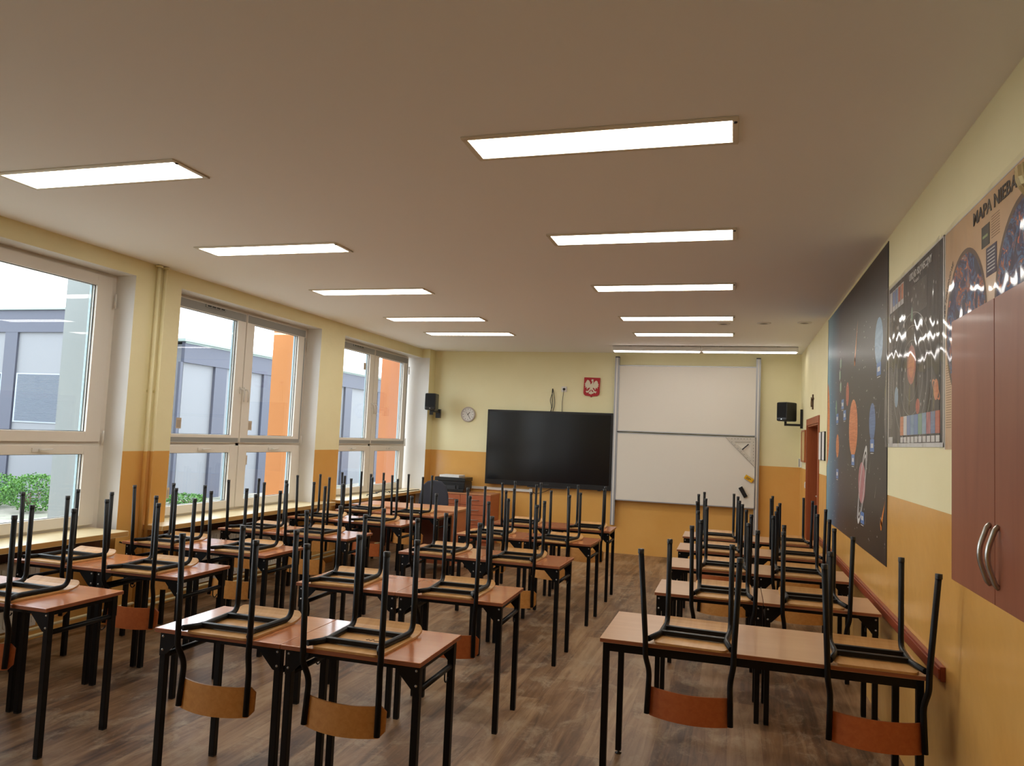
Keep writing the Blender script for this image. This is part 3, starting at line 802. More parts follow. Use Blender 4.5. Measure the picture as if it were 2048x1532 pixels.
# ------------------------------------------------------------------ dresser with printer, teacher desk, office chair
r = empty('chest_of_drawers', (-3.88, 11.13, 0), 0, 'reddish-brown chest of drawers against the front wall under the printer', 'chest of drawers')
W2, yfr, ybk, tp_ = .395, -.225, .225, .775
b = MB(); b.box(-W2, W2, yfr + .02, ybk, .06, tp_ - .02); b.box(-W2 + .02, W2 - .02, yfr + .04, ybk, 0, .06); b.build('carcass', BEECHF, r)
b = MB(); b.box(-W2 - .006, W2 + .006, yfr - .006, ybk, tp_ - .02, tp_); b.build('top', BEECHT, r, bevel=.002)
zs = [.755, .60, .455, .305, .07]
for cxx, n_ in ((-.2425, 4), (.145, 4)):
    pass
xs = -.09
for (a0, a1) in ((-W2, xs), (xs, W2)):
    for k in range(4):
        nm = 'drawer'
        b = MB(); b.box(a0 + .003, a1 - .003, yfr, yfr + .018, zs[k + 1] + .003, zs[k] - .003); d = b.build(nm, BEECHF, r, bevel=.0015)
        xm = (a0 + a1) / 2 + (.0 if a0 < -.2 else -.0); zm = (zs[k] + zs[k + 1]) / 2 + (0 if k < 3 else .03)
        b = MB(); b.tube(fillet([(xm - .06, yfr, zm), (xm - .05, yfr - .022, zm), (xm + .05, yfr - .022, zm), (xm + .06, yfr, zm)], .01), .005, 8); b.build('handle', CHROME, d)
r = empty('printer', (-4.17, 11.10, .775), 0, 'black multifunction printer standing on the chest of drawers', 'printer')
b = MB(); b.box(-.225, .235, -.17, .18, 0, .05); b.box(-.235, .245, -.15, .19, .05, .15); b.build('body', BLACKP, r, bevel=.006)
b = MB(); b.box(-.15, .10, -.165, -.15, .02, .10); b.box(.12, .15, -.156, -.15, .05, .1); b.build('paper_tray', GREYP, r)
b = MB(); b.box(-.245, .255, -.165, .19, .165, .222); b.build('scanner_lid', BLACKP, r, bevel=.006)
b = MB(); b.box(-.2, .24, -.14, .18, .15, .165); b.build('hinge_gap', GREYP, r)
b = MB(); b.box(-.17, .15, -.13, .14, 0, .032)
tag(b.build('paper_stack', PAPER, loc=(-4.18, 11.10, .998)), 'small stack of white paper on top of the printer', 'paper')
r = empty('teacher_desk', (-3.83, 8.81, 0), 0, 'reddish-brown teacher desk behind the farthest window-side pupils desks', 'desk')
b = MB(); b.box(-.69, .67, -.32, .30, .722, .744); b.build('tabletop', BEECHT, r, bevel=.002)
for x in (-.66, .63): b = MB(); b.box(x, x + .02, -.30, .28, .10, .722); b.build('side_panel', BEECHF, r)
b = MB(); b.box(-.64, .63, -.27, -.25, .30, .722); b.build('modesty_panel', mat('dark_brown_board', (112, 62, 44), .5), r)
b = MB(); b.box(.22, .625, -.24, .26, .10, .70); pd = b.build('pedestal', BEECHF, r)
b = MB()
for x in (-.65, .64): 
    for y in (-.27, .25): b.lathe([(0, 0), (.018, 0), (.018, .1)], (x, y, 0), 10)
b.build('foot', GREYP, r)
r = empty('office_chair', (-3.97, 9.78, 0), math.radians(15), 'dark grey office chair with rounded back behind the teacher desk', 'chair')
b = MB(); prof = [(-.20, 0), (-.21, .12), (-.20, .24), (-.165, .36), (-.10, .42), (0, .44), (.10, .42), (.165, .36), (.20, .24), (.21, .12), (.20, 0), (.12, -.04), (-.12, -.04)]
b.prism(prof, .16, .22, T=Matrix.Translation((0, 0, .565))); b.build('backrest', FABRIC, r, bevel=.02)
b = MB(); b.box(-.22, .22, -.26, .18, .44, .50); b.build('seat', FABRIC, r, bevel=.025)
b = MB(); b.box(-.03, .03, .2, .23, .42, .70); b.box(-.03, .03, 0, .23, .405, .43); b.build('back_support', BLACKP, r)
b = MB(); b.tube([(0, 0, .08), (0, 0, .44)], .025, 12); b.build('gas_lift', BLACKP, r)
b = MB()
for k in range(5):
    a = 2 * PI * k / 5 + .3; b.tube([(0, 0, .09), (.27 * math.cos(a), .27 * math.sin(a), .06)], .016, 8)
b.build('star_base', BLACKP, r)
for k in range(5):
    a = 2 * PI * k / 5 + .3; b = MB(); b.lathe([(0, -.012), (.026, -.012), (.026, .012), (0, .012)], T=Matrix.Translation((.27 * math.cos(a), .27 * math.sin(a), .026)) @ Matrix.Rotation(PI / 2, 4, 'X'), seg=12); b.build('caster', BLACKP, r)

# ------------------------------------------------------------------ right wall things
b = MB(); b.box(XR - .022, XR, 3.77, 8.9, .668, .732); b.box(XR - .03, XR - .022, 3.77, 8.9, .678, .722)
S(b.build('trim_7', RAILM, bevel=.003), 'dark red wooden rub rail along the right wall at desk height', 'wall rail')
b = MB(); b.box(XR - .012, XR + .02, DY0 - .075, DY0, 0, DZ + .08); b.box(XR - .012, XR + .02, DY1, DY1 + .075, 0, DZ + .08); b.box(XR - .012, XR + .02, DY0, DY1, DZ, DZ + .08)
b.box(XR + .0, XR + .27, DY0 - .0, DY0 + .02, 0, DZ); b.box(XR, XR + .27, DY1 - .02, DY1, 0, DZ); b.box(XR, XR + .27, DY0 + .02, DY1 - .02, DZ - .02, DZ)
S(b.build('trim_8', DOORM, bevel=.003), 'brown wooden door casing in the right wall', 'door casing')
r = empty('door_1', (XR + .15, (DY0 + DY1) / 2, 0)); tag(r, 'dark brown wooden door in the right wall near the front', 'door', kind='structure')
hd = (DY1 - DY0) / 2 - .022
b = MB(); b.box(0, .04, -hd, hd, .005, DZ - .022); b.box(-.008, 0, -hd + .12, hd - .12, .2, .9); b.box(-.008, 0, -hd + .12, hd - .12, 1.05, DZ - .15); b.build('door_leaf', DOORD, r, bevel=.003)
b = MB(); b.box(-.012, 0, hd - .09, hd - .05, .95, 1.15); b.tube(fillet([(-.01, hd - .07, 1.08), (-.05, hd - .07, 1.08), (-.05, hd - .19, 1.08)], .01), .009, 8); b.build('door_handle', CHROME, r)
def side_thing(name, label, cat, y, z, group=None):
    return empty(name, (XR, y, z), 0, label, cat, group)
r = side_thing('notice_board', 'small framed cork notice board between the door and the front corner', 'notice board', 10.71, 1.70)
b = MB(); b.box(-.016, 0, -.24, .24, -.19, .19); b.build('cork', CORK, r)
b = MB()
for q in ((-.26, .26, .19, .21), (-.26, .26, -.21, -.19), (-.26, -.24, -.19, .19), (.24, .26, -.19, .19)): b.box(-.024, 0, *q)
b.build('frame', DOORM, r)
r = side_thing('thermostat', 'small white and grey wall control beside the notice board', 'control', 11.15, 1.47)
b = MB(); b.box(-.03, 0, -.09, .14, -.06, .06); b.build('housing', WHITE, r, bevel=.004)
b = MB(); b.box(-.034, -.03, -.085, -.02, -.055, .055); b.build('display', GREYP, r)
r = side_thing('crucifix', 'small dark crucifix above the door', 'crucifix', 9.61, 2.225)
b = MB(); b.box(-.016, 0, -.012, .012, -.09, .09); b.box(-.016, 0, -.055, .055, .025, .048); b.build('cross', mat('dark_wood', (74, 46, 30), .5), r, bevel=.002)
b = MB(); b.tube([(-.024, 0, .035), (-.026, 0, -.02), (-.024, 0, -.06)], .007, 8); b.tube([(-.022, -.045, .042), (-.026, 0, .03), (-.022, .045, .042)], .004, 6); b.lathe([(0, -.008), (.008, 0), (0, .008)], (-.026, 0, .05), 8)
b.build('figure', mat('bronze', (120, 90, 60), .4, .8), r)
for y, lab, g in ((8.72, 'narrow white notice in a dark frame beside the door, the one nearer the door', .10), (8.42, 'narrow white notice in a dark frame between door and planets poster', .12)):
    r = side_thing('framed_notice', lab, 'framed notice', y, 1.70, 'framed notices by the door')
    b = MB(); b.box(-.014, 0, -.10, .10, -.15, .15); b.build('frame', BLACKP, r)
    b = MB(); b.box(-.016, -.014, -.08, .10, -.145, .145); b.build('sheet', PAPER, r)
r = side_thing('light_switch', 'small white light switch beside the door casing', 'switch', 10.45, 1.2)
b = MB(); b.box(-.012, 0, -.04, .04, -.04, .04); b.build('plate', WHITE, r, bevel=.003)
b = MB(); b.box(-.016, -.012, -.025, .025, -.025, .025); b.build('rocker', WHITE, r, bevel=.002)

# posters ---------------------------------------------------------
def planet(b, y, z, ry, rz, mi, x=-.0025, n=28, tilt=0, hole=0):
    vs = []
    for k in range(n):
        a = 2 * PI * k / n; u, v = ry * math.cos(a), rz * math.sin(a)
        vs.append((x, y + u * math.cos(tilt) - v * math.sin(tilt), z + u * math.sin(tilt) + v * math.cos(tilt)))
    if not hole: b.add(vs, [tuple(range(n))], mi)
    else:
        o = []
        for k in range(n):
            a = 2 * PI * k / n; u, v = ry * hole * math.cos(a), rz * hole * math.sin(a)
            o.append((x, y + u * math.cos(tilt) - v * math.sin(tilt), z + u * math.sin(tilt) + v * math.cos(tilt)))
        b.add(vs + o, [(k, (k + 1) % n, n + (k + 1) % n, n + k) for k in range(n)], mi)
def pm(name, c, rough=.3, coat=0): return mat(name, c, rough, coat=coat)
def streaky(name, c1, c2, scale=(1, 1, 14), rough=.3):
    m = mat(name, c1, rough); t = NT(m); f = t.noise(t.coords('Object', scale), 3, 4, .6, 1.5); t.l(t.ramp(f, [(.35, c1), (.65, c2)]), t.b.inputs['Base Color']); return m
# big planets poster
PY0, PY1, PZ0, PZ1 = 5.10, 8.17, .965, 2.975
pyc, pzc = (PY0 + PY1) / 2, PZ0
space = mat('printed_deep_space', (24, 20, 22), .42, coat=.22, coat_rough=.3); t = NT(space)
vec = t.coords('Object'); sx_ = t.n('ShaderNodeSeparateXYZ'); t.l(vec, sx_.inputs[0])
nz = t.noise(vec, 1.5, 4)
a_ = t.n('ShaderNodeMath', operation='MULTIPLY_ADD'); a_.inputs[1].default_value = .35; t.l(nz, a_.inputs[0]); t.l(sx_.outputs[1], a_.inputs[2])
mr_ = t.n('ShaderNodeMapRange'); mr_.inputs[1].default_value = -.6; mr_.inputs[2].default_value = 1.75; t.l(a_.outputs[0], mr_.inputs[0])
col = t.ramp(mr_.outputs[0], [(0, (30, 25, 26)), (.35, (36, 30, 34)), (.6, (46, 46, 62)), (.82, (56, 104, 138)), (1, (120, 176, 196))])
t.l(col, t.b.inputs['Base Color'])
sunm = streaky('printed_sun', (214, 104, 40), (236, 150, 70)); orange = streaky('printed_orange_planet', (196, 100, 44), (224, 140, 84)); red_ = streaky('printed_red_planet', (168, 60, 36), (190, 84, 50))
blue = streaky('printed_blue_planet', (92, 140, 176), (130, 172, 200), (1, 1, 4)); dblue = streaky('printed_dark_blue_planet', (60, 96, 150), (92, 128, 176)); pink = streaky('printed_pink_planet', (196, 130, 140), (160, 84, 90), (1, 10, 3))
white_ = pm('printed_white', (216, 216, 214)); lblue = pm('printed_label_blue', (84, 128, 190)); greenm = pm('printed_satellite_green', (110, 160, 130)); fire = streaky('printed_comet', (214, 96, 34), (240, 170, 60))
mats_ = [space, sunm, orange, red_, blue, dblue, pink, white_, lblue, greenm, fire]
r = empty('planets_poster', (XR - .001, pyc, PZ0), 0, 'largest poster on the right wall, planets on dark space with a blue left edge', 'poster')
b = MB(); b.box(-.002, 0, PY0 - pyc, PY1 - pyc, 0, PZ1 - PZ0); b.build('backing_sheet', space, r)
b = MB()
def PP(y, z): return y - pyc, z - pzc
vs = [(-.0025, PY1 - pyc, 1.72 - pzc)]
arc = []
for k in range(13):
    a = -PI / 2 + PI * k / 12; arc.append((-.0025, min(PY1 - pyc, 8.22 - pyc - .24 * math.cos(a)), 1.92 - pzc + .42 * math.sin(a)))
b.add([(-.0025, PY1 - pyc, 1.50 - pzc)] + arc + [(-.0025, PY1 - pyc, 2.34 - pzc)], [tuple(range(len(arc) + 2))], 1)
for (y, z, ry, rz, mi) in ((5.40, 2.385, .145, .16, 4), (6.47, 1.84, .22, .225, 2), (5.62, 1.86, .12, .13, 5), (6.80, 2.13, .085, .10, 3), (7.39, 1.70, .10, .105, 2), (7.5, 2.05, .04, .07, 9)):
    planet(b, *PP(y, z), ry, rz, mi)
planet(b, *PP(6.03, 1.43), .155, .15, 6)
planet(b, *PP(6.01, 1.41), .34, .10, 7, x=-.003, tilt=-1.0, hole=.86)
planet(b, *PP(6.01, 1.41), .27, .07, 7, x=-.003, tilt=-1.0, hole=.9)
for (y0, z0, y1, z1, w_) in ((6.28, 2.68, 6.42, 2.36, .05), (5.14, 1.36, 5.27, 1.20, .05)):
    ny, nz_ = (z1 - z0), -(y1 - y0); L_ = math.hypot(ny, nz_); ny, nz_ = ny / L_ * w_ / 2, nz_ / L_ * w_ / 2
    a0, a1 = PP(y0, z0), PP(y1 + ny, z1 + nz_); a2 = PP(y1 - ny, z1 - nz_); b.add([(-.003, *a0), (-.003, *a1), (-.003, *a2)], [(0, 1, 2)], 10); planet(b, *PP(y1, z1), w_ * .55, w_ * .7, 10, x=-.003)
for (y, z) in ((7.23, 2.43), (7.27, 2.33), (7.22, 2.22)): b.box(-.003, -.0025, *(PP(y - .05, 0)[0], PP(y + .05, 0)[0]), z - pzc - .035, z - pzc + .035, 9); b.box(-.0032, -.003, PP(y - .012, 0)[0], PP(y + .012, 0)[0], z - pzc - .05, z - pzc + .05, 7)
LABS = ((5.39, 2.20), (5.615, 1.70), (6.46, 1.59), (5.99, 1.18), (7.38, 1.45), (7.08, 2.06), (6.95, 1.96), (7.42, 1.95))
for (y, z) in LABS:
    b.box(-.0031, -.0025, PP(y - .075, 0)[0], PP(y + .075, 0)[0], z - pzc - .042, z - pzc + .042, 8); b.box(-.0034, -.003, PP(y - .055, 0)[0], PP(y + .055, 0)[0], z - pzc - .055, z - pzc - .05, 7)
    b.box(-.0036, -.0031, PP(y - .045, 0)[0], PP(y + .045, 0)[0], z - pzc - .016, z - pzc + .014, 7)
rs = random.Random(5)
for k in range(170):
    y = rs.uniform(PY0 + .03, PY1 - .1); z = rs.uniform(PZ0 + .03, PZ1 - .35); s_ = rs.uniform(.003, .008); planet(b, *PP(y, z), s_, s_, 7, x=-.0026, n=6)
for k in range(8):
    y = 5.3 + rs.uniform(0, 2.4); z = rs.uniform(1.1, 1.9); b.add([(-.0027, *PP(y, z)), (-.0027, *PP(y + .004, z + .004)), (-.0027, *PP(y - .06, z + .11))], [(0, 1, 2)], 7)
b.build('printed_picture', mats_, r)
for q in ((PY0 - pyc - .006, PY0 - pyc, 0, PZ1 - PZ0), (PY1 - pyc, PY1 - pyc + .006, 0, PZ1 - PZ0)):
    b = MB(); b.box(-.004, 0, *q); b.build('edge_strip', GREYP, r)

# crinkled foil helper: a sheet with real waves in it
def foil(name, y0, y1, z0, z1, oy, oz, material, parent, amp=.0035, ny=90, nz_=90, seed=1, x=-.008):
    from mathutils import noise as mn
    vs = []; fs = []
    for i in range(ny + 1):
        for k in range(nz_ + 1):
            y = y0 + (y1 - y0) * i / ny; z = z0 + (z1 - z0) * k / nz_
            p = Vector((seed, y * 5, z * 2.2)); h = mn.noise(p) * amp * 2 + mn.noise(p * 2.7 + Vector((3, 0, 0))) * amp * .8
            vs.append((x + h, y - oy, z - oz))
    for i in range(ny):
        for k in range(nz_):
            a = i * (nz_ + 1) + k; fs.append((a, a + 1, a + nz_ + 2, a + nz_ + 1))
    b = MB(); b.add(vs, fs, 0, True); return b.build(name, material, parent)
FOIL = bpy.data.materials.new('clear_laminate'); FOIL.use_nodes = True
nt = FOIL.node_tree; nt.nodes.clear()
o_ = nt.nodes.new('ShaderNodeOutputMaterial'); mx = nt.nodes.new('ShaderNodeMixShader'); tr = nt.nodes.new('ShaderNodeBsdfTransparent'); gl = nt.nodes.new('ShaderNodeBsdfGlossy')
gl.inputs['Roughness'].default_value = .07; lwn = nt.nodes.new('ShaderNodeFresnel'); lwn.inputs[0].default_value = 1.45; ge_ = nt.nodes.new('ShaderNodeNewGeometry'); mr2 = nt.nodes.new('ShaderNodeMapRange'); mr2.inputs[3].default_value = 1.22; mr2.inputs[4].default_value = 1 / 1.22
nt.links.new(ge_.outputs['Backfacing'], mr2.inputs[0]); nt.links.new(mr2.outputs[0], lwn.inputs[0])
nt.links.new(lwn.outputs[0], mx.inputs[0]); nt.links.new(tr.outputs[0], mx.inputs[1]); nt.links.new(gl.outputs[0], mx.inputs[2]); nt.links.new(mx.outputs[0], o_.inputs[0])
# matrices for text on the right wall, read from the room: +text x runs toward the viewer (-y)
def wallM(y, z, oy, oz, x=-.004):
    Mx = Matrix.Identity(4)
    Mx.col[0] = (0, -1, 0, 0); Mx.col[1] = (0, 0, 1, 0); Mx.col[2] = (-1, 0, 0, 0); Mx.col[3] = (x, y - oy, z - oz, 1); return Mx
# solar system poster
QY0, QY1, QZ0, QZ1 = 3.80, 5.07, 1.69, 2.66
qy, qz = (QY0 + QY1) / 2, QZ0
r = empty('solar_system_poster', (XR - .001, qy, QZ0), 0, 'laminated dark poster headed UKŁAD SŁONECZNY, between the planets poster and the star map', 'poster')
b = MB(); b.box(-.002, 0, QY0 - qy, QY1 - qy, 0, QZ1 - QZ0)
b.build('backing_sheet', mat('printed_black_space', (26, 23, 22), .5), r)
b = MB(); e = .014
for q in ((QY0, QY1, QZ0, QZ0 + e * 1.5), (QY0, QY1, QZ1 - e * .5, QZ1), (QY0, QY0 + e, QZ0, QZ1), (QY1 - e, QY1, QZ0, QZ1)): b.box(-.0025, -.002, q[0] - qy, q[1] - qy, q[2] - qz, q[3] - qz, 7)
def Q(y, z): return y - qy, z - qz
b2 = b
for i, rad in enumerate((.16, .26, .36, .45)):
    planet(b, *Q(4.46, 2.06), rad, rad * .78, 7, x=-.0024, n=40, hole=.993)
planet(b, *Q(4.45, 2.13), .105, .105, 3, x=-.0026); planet(b, *Q(4.45, 2.13), .07, .07, 1, x=-.0028)
planet(b, *Q(4.44, 2.40), .022, .04, 9, x=-.0026); planet(b, *Q(4.83, 1.98), .05, .06, 4, x=-.0026); planet(b, *Q(4.30, 1.90), .045, .04, 3, x=-.0026)
planet(b, *Q(3.935, 1.96), .045, .05, 2, x=-.0026); planet(b, *Q(3.935, 1.96), .085, .028, 2, x=-.0028, tilt=.6, hole=.8)
for i, mi in enumerate((7, 8, 8, 3, 2)):
    y = 5.03 - i * .078; b.box(-.003, -.002, *[Q(y - .068, 0)[0], Q(y, 0)[0]], 2.50 - qz, 2.625 - qz, 7); b.box(-.0032, -.003, *[Q(y - .060, 0)[0], Q(y - .008, 0)[0]], 2.53 - qz, 2.618 - qz, mi)
for i, mi in enumerate((2, 7, 8, 4, 8, 9, 4, 6, 5, 3)):
    y = 4.72 - i * .086; b.box(-.003, -.002, *[Q(y - .082, 0)[0], Q(y, 0)[0]], 1.755 - qz, 1.86 - qz, mi); b.box(-.0032, -.002, *[Q(y - .076, 0)[0], Q(y - .01, 0)[0]], 1.715 - qz, 1.745 - qz, 7)
b.box(-.003, -.002, Q(4.93, 0)[0], Q(5.04, 0)[0], .02, .06, 7)
greyt = len(mats_)
for k in range(24): z = 2.545 - k * .0068; b.box(-.0026, -.002, Q(4.12, 0)[0], Q(4.44, 0)[0], z - qz, z - qz + .0022, greyt)
for k in range(70): z = 2.48 - k * .0098; b.box(-.0026, -.002, Q(4.93 + .03 * rs.random(), 0)[0], Q(5.05, 0)[0], z - qz, z - qz + .0028, greyt)
for k in range(60):
    y = rs.uniform(3.83, 4.9); z = rs.uniform(1.9, 2.6); s_ = rs.uniform(.003, .009); planet(b, *Q(y, z), s_, s_ * 1.6, 7, x=-.0026, n=6)
b.build('printed_picture', mats_ + [pm('printed_grey_text', (120, 112, 104))], r)
text_mesh('UKŁAD SŁONECZNY', .052, 'lettering', white_, r, wallM(4.50, 2.590, qy, qz), width=.49, bold=.0014)
text_mesh('w liczbach', .028, 'lettering', white_, r, wallM(4.38, 2.556, qy, qz), sx=.9)
foil('laminate_film', QY0, QY1, QZ0, QZ1, qy, qz, FOIL, r, .0040, 120, 70, 4, x=-.020)
# star map
SY0, SY1, SZ0, SZ1 = 2.42, 3.785, 1.68, 2.655
sy, sz = (SY0 + SY1) / 2, SZ0
r = empty('star_map_poster', (XR - .001, sy, SZ0), 0, 'beige laminated star map poster headed MAPA NIEBA, behind the wall cabinet', 'poster')
beige = streaky('printed_beige_parchment', (206, 168, 124), (216, 180, 138), (1, 1, 1))
b = MB(); b.box(-.002, 0, SY0 - sy, SY1 - sy, 0, SZ1 - SZ0, 0); b.box(-.003, -.002, SY1 - sy - .01, SY1 - sy, 0, SZ1 - SZ0, 1); b.box(-.003, -.002, SY0 - sy, SY1 - sy, SZ1 - SZ0 - .006, SZ1 - SZ0, 1); b.build('backing_sheet', [beige, white_], r)
stars = mat('printed_star_chart', (30, 22, 52), .5); t = NT(stars); v = t.coords('Object'); 
f1 = t.noise(v, 9, 6, .65, 1.5); c1 = t.ramp(f1, [(.40, (24, 16, 48)), (.50, (36, 24, 84)), (.53, (70, 130, 180)), (.56, (34, 22, 66)), (.60, (214, 120, 50)), (.63, (44, 26, 84)), (.68, (220, 200, 180))])
f2 = t.noise(v, 22, 3, .6, .8); c2 = t.ramp(f2, [(.60, (40, 30, 66)), (.66, (210, 90, 50)), (.7, (224, 170, 80)), (.74, (130, 180, 190))])
g2 = t.n('ShaderNodeMapRange'); g2.inputs[1].default_value = .58; g2.inputs[2].default_value = .64; t.l(f2, g2.inputs[0])
t.l(t.mix(g2.outputs[0], c1, c2), t.b.inputs['Base Color'])
b = MB()
for (y, z, R_) in ((3.475, 2.19, .285), (2.80, 2.19, .31)):
    planet(b, y - sy, z - sz, R_, R_ * 1.12, 1, x=-.0026, n=48); planet(b, y - sy, z - sz, R_ * .93, R_ * 1.05, 0, x=-.003, n=48)
b.build('star_charts', [stars, mat('printed_brown_ring', (92, 66, 44), .5)], r)
b = MB(); b.box(-.003, -.002, 3.16 - sy, 3.255 - sy, 2.452 - sz, 2.535 - sz, 0); b.box(-.003, -.002, 3.08 - sy, 3.20 - sy, 2.33 - sz, 2.44 - sz, 1)
for k in range(7): b.box(-.0034, -.003, 3.10 - sy, 3.185 - sy, 2.425 - k * .013 - sz, 2.429 - k * .013 - sz, 2)
b.box(-.0034, -.003, 3.18 - sy, 3.24 - sy, 2.487 - sz, 2.497 - sz, 3)
for k in range(9): b.box(-.0026, -.002, 3.05 - sy, 3.14 - sy, 2.545 - k * .01 - sz, 2.548 - k * .01 - sz, 4)
for k in range(26): b.box(-.0026, -.002, 3.68 - sy, 3.76 - sy, 2.05 - k * .011 - sz, 2.053 - k * .011 - sz, 4)
b.build('printed_captions', [mat('printed_black_panel', (30, 34, 28), .5), mat('printed_navy_panel', (40, 32, 70), .5), white_, mat('printed_pale_green', (150, 170, 110), .5), mat('printed_faint_text', (150, 118, 84), .6)], r)
text_mesh('MAPA NIEBA', .072, 'lettering', INK, r, wallM(3.36, 2.572, sy, sz), width=.485, bold=.0010)
t_o = text_mesh('NIEBO POŁUDNIOWE', .030, 'lettering', INK, r)
for v_ in t_o.data.vertices:      # bend the words round the left rim of the chart
    s_ = v_.co.x / .34; an = PI - .15 - s_ ; R_ = .305 + v_.co.y
    v_.co = Vector((-.0045 - v_.co.z * .3, (3.475 - sy) - R_ * math.cos(an) , (2.19 - sz) + R_ * 1.12 * math.sin(an)))
foil('laminate_film', SY0, SY1, SZ0, SZ1, sy, sz, FOIL, r, .0040, 120, 70, 9, x=-.020)
# wall cabinet
r = empty('wall_cabinet', (.755, 2.06, 1.305), 0, 'reddish-brown two-door wall cabinet at the right edge, in front of the star map', 'cabinet')
b = MB(); b.box(-.137, .153, -.37, .37, 0, .73); b.build('body', CABM, r)
for s, (a0, a1) in ((1, (.0015, .37)), (-1, (-.37, -.0015))):
    b = MB(); b.box(-.155, -.137, a0, a1, 0, .733); d = b.build('door', CABM, r, bevel=.0015)
    yh = s * .03; zc = .115
    b = MB(); b.tube(fillet([(-.155, yh, zc - .072), (-.163, yh, zc - .064), (-.184, yh, zc), (-.163, yh, zc + .064), (-.155, yh, zc + .072)], [.01, .07, .01], 8), .0062, 10); b.build('handle', CHROME, d)
r = empty('trophy_cup', (.77, 2.20, 2.035), 0, 'ribbed gold glass cup on top of the wall cabinet at the right edge', 'cup')
gold = mat('gold_tinted_glass', (200, 180, 130), .15, .35)
b = MB(); b.lathe([(0, 0), (.06, 0), (.06, .015), (.02, .03), (.012, .06), (.014, .22)], seg=24); b.build('stem', gold, r)
b = MB(); n = 48; prof = [(.012, .24), (.030, .262), (.052, .295), (.068, .325), (.075, .345), (.077, .375), (.073, .375), (.066, .335), (.03, .27), (.0, .262)]
vs = []; fs = []
for k in range(n):
    a = 2 * PI * k / n; kk = 1 + (.025 if k % 2 else -.02)
    for q, z in prof: vs.append((q * kk * math.cos(a), q * kk * math.sin(a), z))
m_ = len(prof)
for k in range(n):
    for i in range(m_ - 1): fs.append((k * m_ + i, ((k + 1) % n) * m_ + i, ((k + 1) % n) * m_ + i + 1, k * m_ + i + 1))
b.add(vs, fs); b.build('bowl', gold, r)

# ------------------------------------------------------------------ outside
def leafy(name, c, rx, ry, rz, n, seed):
    rg = random.Random(seed); b = MB()
    for k in range(n):
        a = rg.uniform(0, 2 * PI); u = rg.uniform(-1, 1); q = rg.uniform(.55, 1) ** .5
        h = math.sqrt(1 - u * u); p = Vector((rx * q * h * math.cos(a), ry * q * h * math.sin(a), max(.03, rz * (1 + q * u))))
        p.x += .12 * math.sin(p.z * 9 + seed); L_ = rg.uniform(.03, .06)
        d = Vector((rg.uniform(-1, 1), rg.uniform(-1, 1), rg.uniform(-.2, 1))).normalized(); s_ = d.cross(Vector((rg.uniform(-1, 1), rg.uniform(-1, 1), rg.uniform(-1, 1)))).normalized() * L_ * .35
        b.add([p, p + d * L_ * .5 + s_, p + d * L_, p + d * L_ * .5 - s_], [(0, 1, 2, 3)], rg.choice((0, 0, 1)))
    return b
GR1, GR2 = mat('bright_green_leaf', (74, 118, 44), .6), mat('mid_green_leaf', (48, 92, 34), .6)
TWIG = mat('brown_twig', (84, 66, 48), .8)
for i, (x, y, z, rx, ry, rz, n, lab) in enumerate(((-12.3, 10.9, -.1, .45, .5, .36, 2600, 'leafy green bush outside the nearest window, the taller right one'),
        (-13.4, 11.0, -.1, .55, .5, .33, 2200, 'leafy green bush outside the nearest window, cut by the left edge'),
        (-11.2, 13.75, -.1, .5, .35, .12, 900, 'low green shrub just visible over the sill of the middle window'))):
    r = empty('bush', (x, y, z), 0, lab, 'bush', 'bushes outside the windows')
    leafy('foliage', None, rx, ry, rz, n, i + 2).build('foliage', [GR1, GR2], r)
    b = MB(); rg = random.Random(i)
    for k in range(9): a = rg.uniform(0, 6.28); b.tube([(0, 0, 0), (rx * .4 * math.cos(a), ry * .4 * math.sin(a), rz)], .008, 5)
    b.build('stems', TWIG, r)
b = MB(); b.box(-30, XO - .02, -15, 60, -.3, -.1)
gm = mat('gravel_and_grass', (150, 140, 130), .9); t = NT(gm); f = t.noise(t.coords('Object'), .9, 6, .7); t.l(t.ramp(f, [(.4, (110, 112, 96)), (.6, (156, 150, 140))]), t.b.inputs['Base Color'])
S(b.build('ground', gm), 'gravelly ground outside the windows', 'ground')
PANEL = mat('white_facade_panel', (113, 115, 120), .6); BAND = mat('blue_grey_facade_band', (68, 71, 85), .6); CAP = mat('pale_green_roof_cap', (128, 142, 138), .5); BLIND = mat('grey_blind', (78, 86, 98), .6)
r = empty('panel_building', (-12, 12, -.1), 0, 'white and blue-grey panel building outside the middle and farthest windows', 'building')
b = MB(); b.box(-8, -.05, 2.3, 45, 0, 3.55); b.build('wall', PANEL, r)
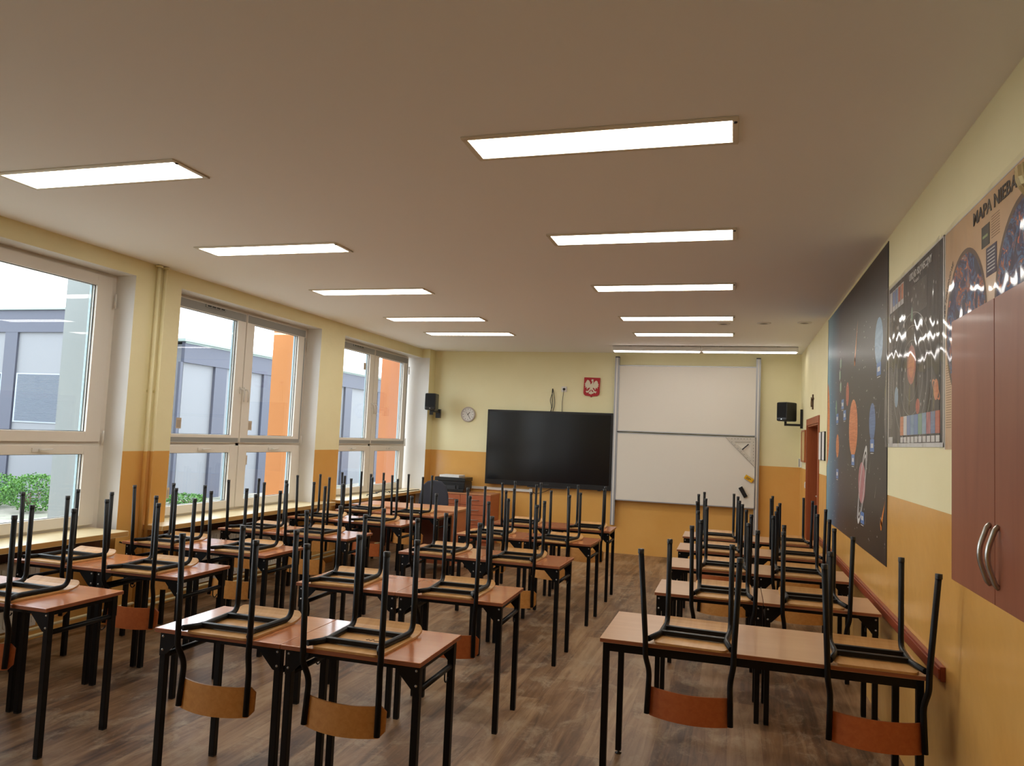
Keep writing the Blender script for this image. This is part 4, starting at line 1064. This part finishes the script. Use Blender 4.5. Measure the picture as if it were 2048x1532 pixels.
b = MB(); b.box(-.05, .04, 2.2, 45, 3.13, 3.60); b.build('fascia', BAND, r)
b = MB(); b.box(-8, .12, 2.1, 45, 3.60, 3.66); b.box(.04, .06, 2.2, 45, 3.565, 3.60); b.build('roof_cap', CAP, r)
ycols = [1.62, 3.32, 5.28, 7.4, 9.7, 12.0, 14.3, 16.6, 18.9, 21.2]
for y in ycols: b = MB(); b.box(-.05, .02, max(y, 2.2), y + (.44 if y > 2 else .5), 0, 3.13); b.build('facade_strip', BAND, r)
r = empty('blinds_building', (-14.4, 12, -.1), 0, 'white panel building with closed blinds outside the nearest window', 'building')
b = MB(); b.box(-7, 1.75, .0, 2.0, 0, 3.94); b.build('wall', PANEL, r)
b = MB(); b.box(-7, 1.75, -.05, 0, 3.48, 3.94); b.build('fascia', BAND, r)
b = MB(); b.box(-7, 1.78, -.1, 2.1, 3.94, 3.975); b.build('roof_cap', CAP, r)
for x in (-4.65, -2.25, -.16, 1.42):
    b = MB(); b.box(x, x + (.33 if x < 1.4 else .3), -.045, 0, 0, 3.48); b.build('facade_strip', BAND, r)
for x0, x1 in ((-4.3, -2.27), (-1.9, -.18), (.20, 1.40)):
    b = MB(); b.box(x0, x1, -.02, 0, 1.63, 2.635); wn = b.build('window', mat('pale_window_frame', (150, 160, 176), .5), r)
    b = MB()
    k = 0; z = 1.66
    while z < 2.60: b.box(x0 + .05, x1 - .04, -.034, -.02, z, z + .026); z += .032
    b.build('blind', BLIND, wn)
for i, (y, top, m_, lab) in enumerate(((5.10, 3.6, mat('pale_green_render', (122, 127, 127), .8), 'pale green fin outside, at the far side of the nearest window'),
        (8.08, 3.6, mat('orange_render', (168, 108, 58), .8), 'orange fin outside, at the far side of the middle window'), (11.10, 3.6, mat('orange_render_far', (166, 104, 66), .8), 'orange fin outside, at the far side of the farthest window'))):
    b = MB(); b.box((-5.565, -5.50, -5.50)[i], XO - .001, y, y + .46, -.1, top)
    tag(b.build('facade_fin', m_), lab, 'facade fin', kind='structure')
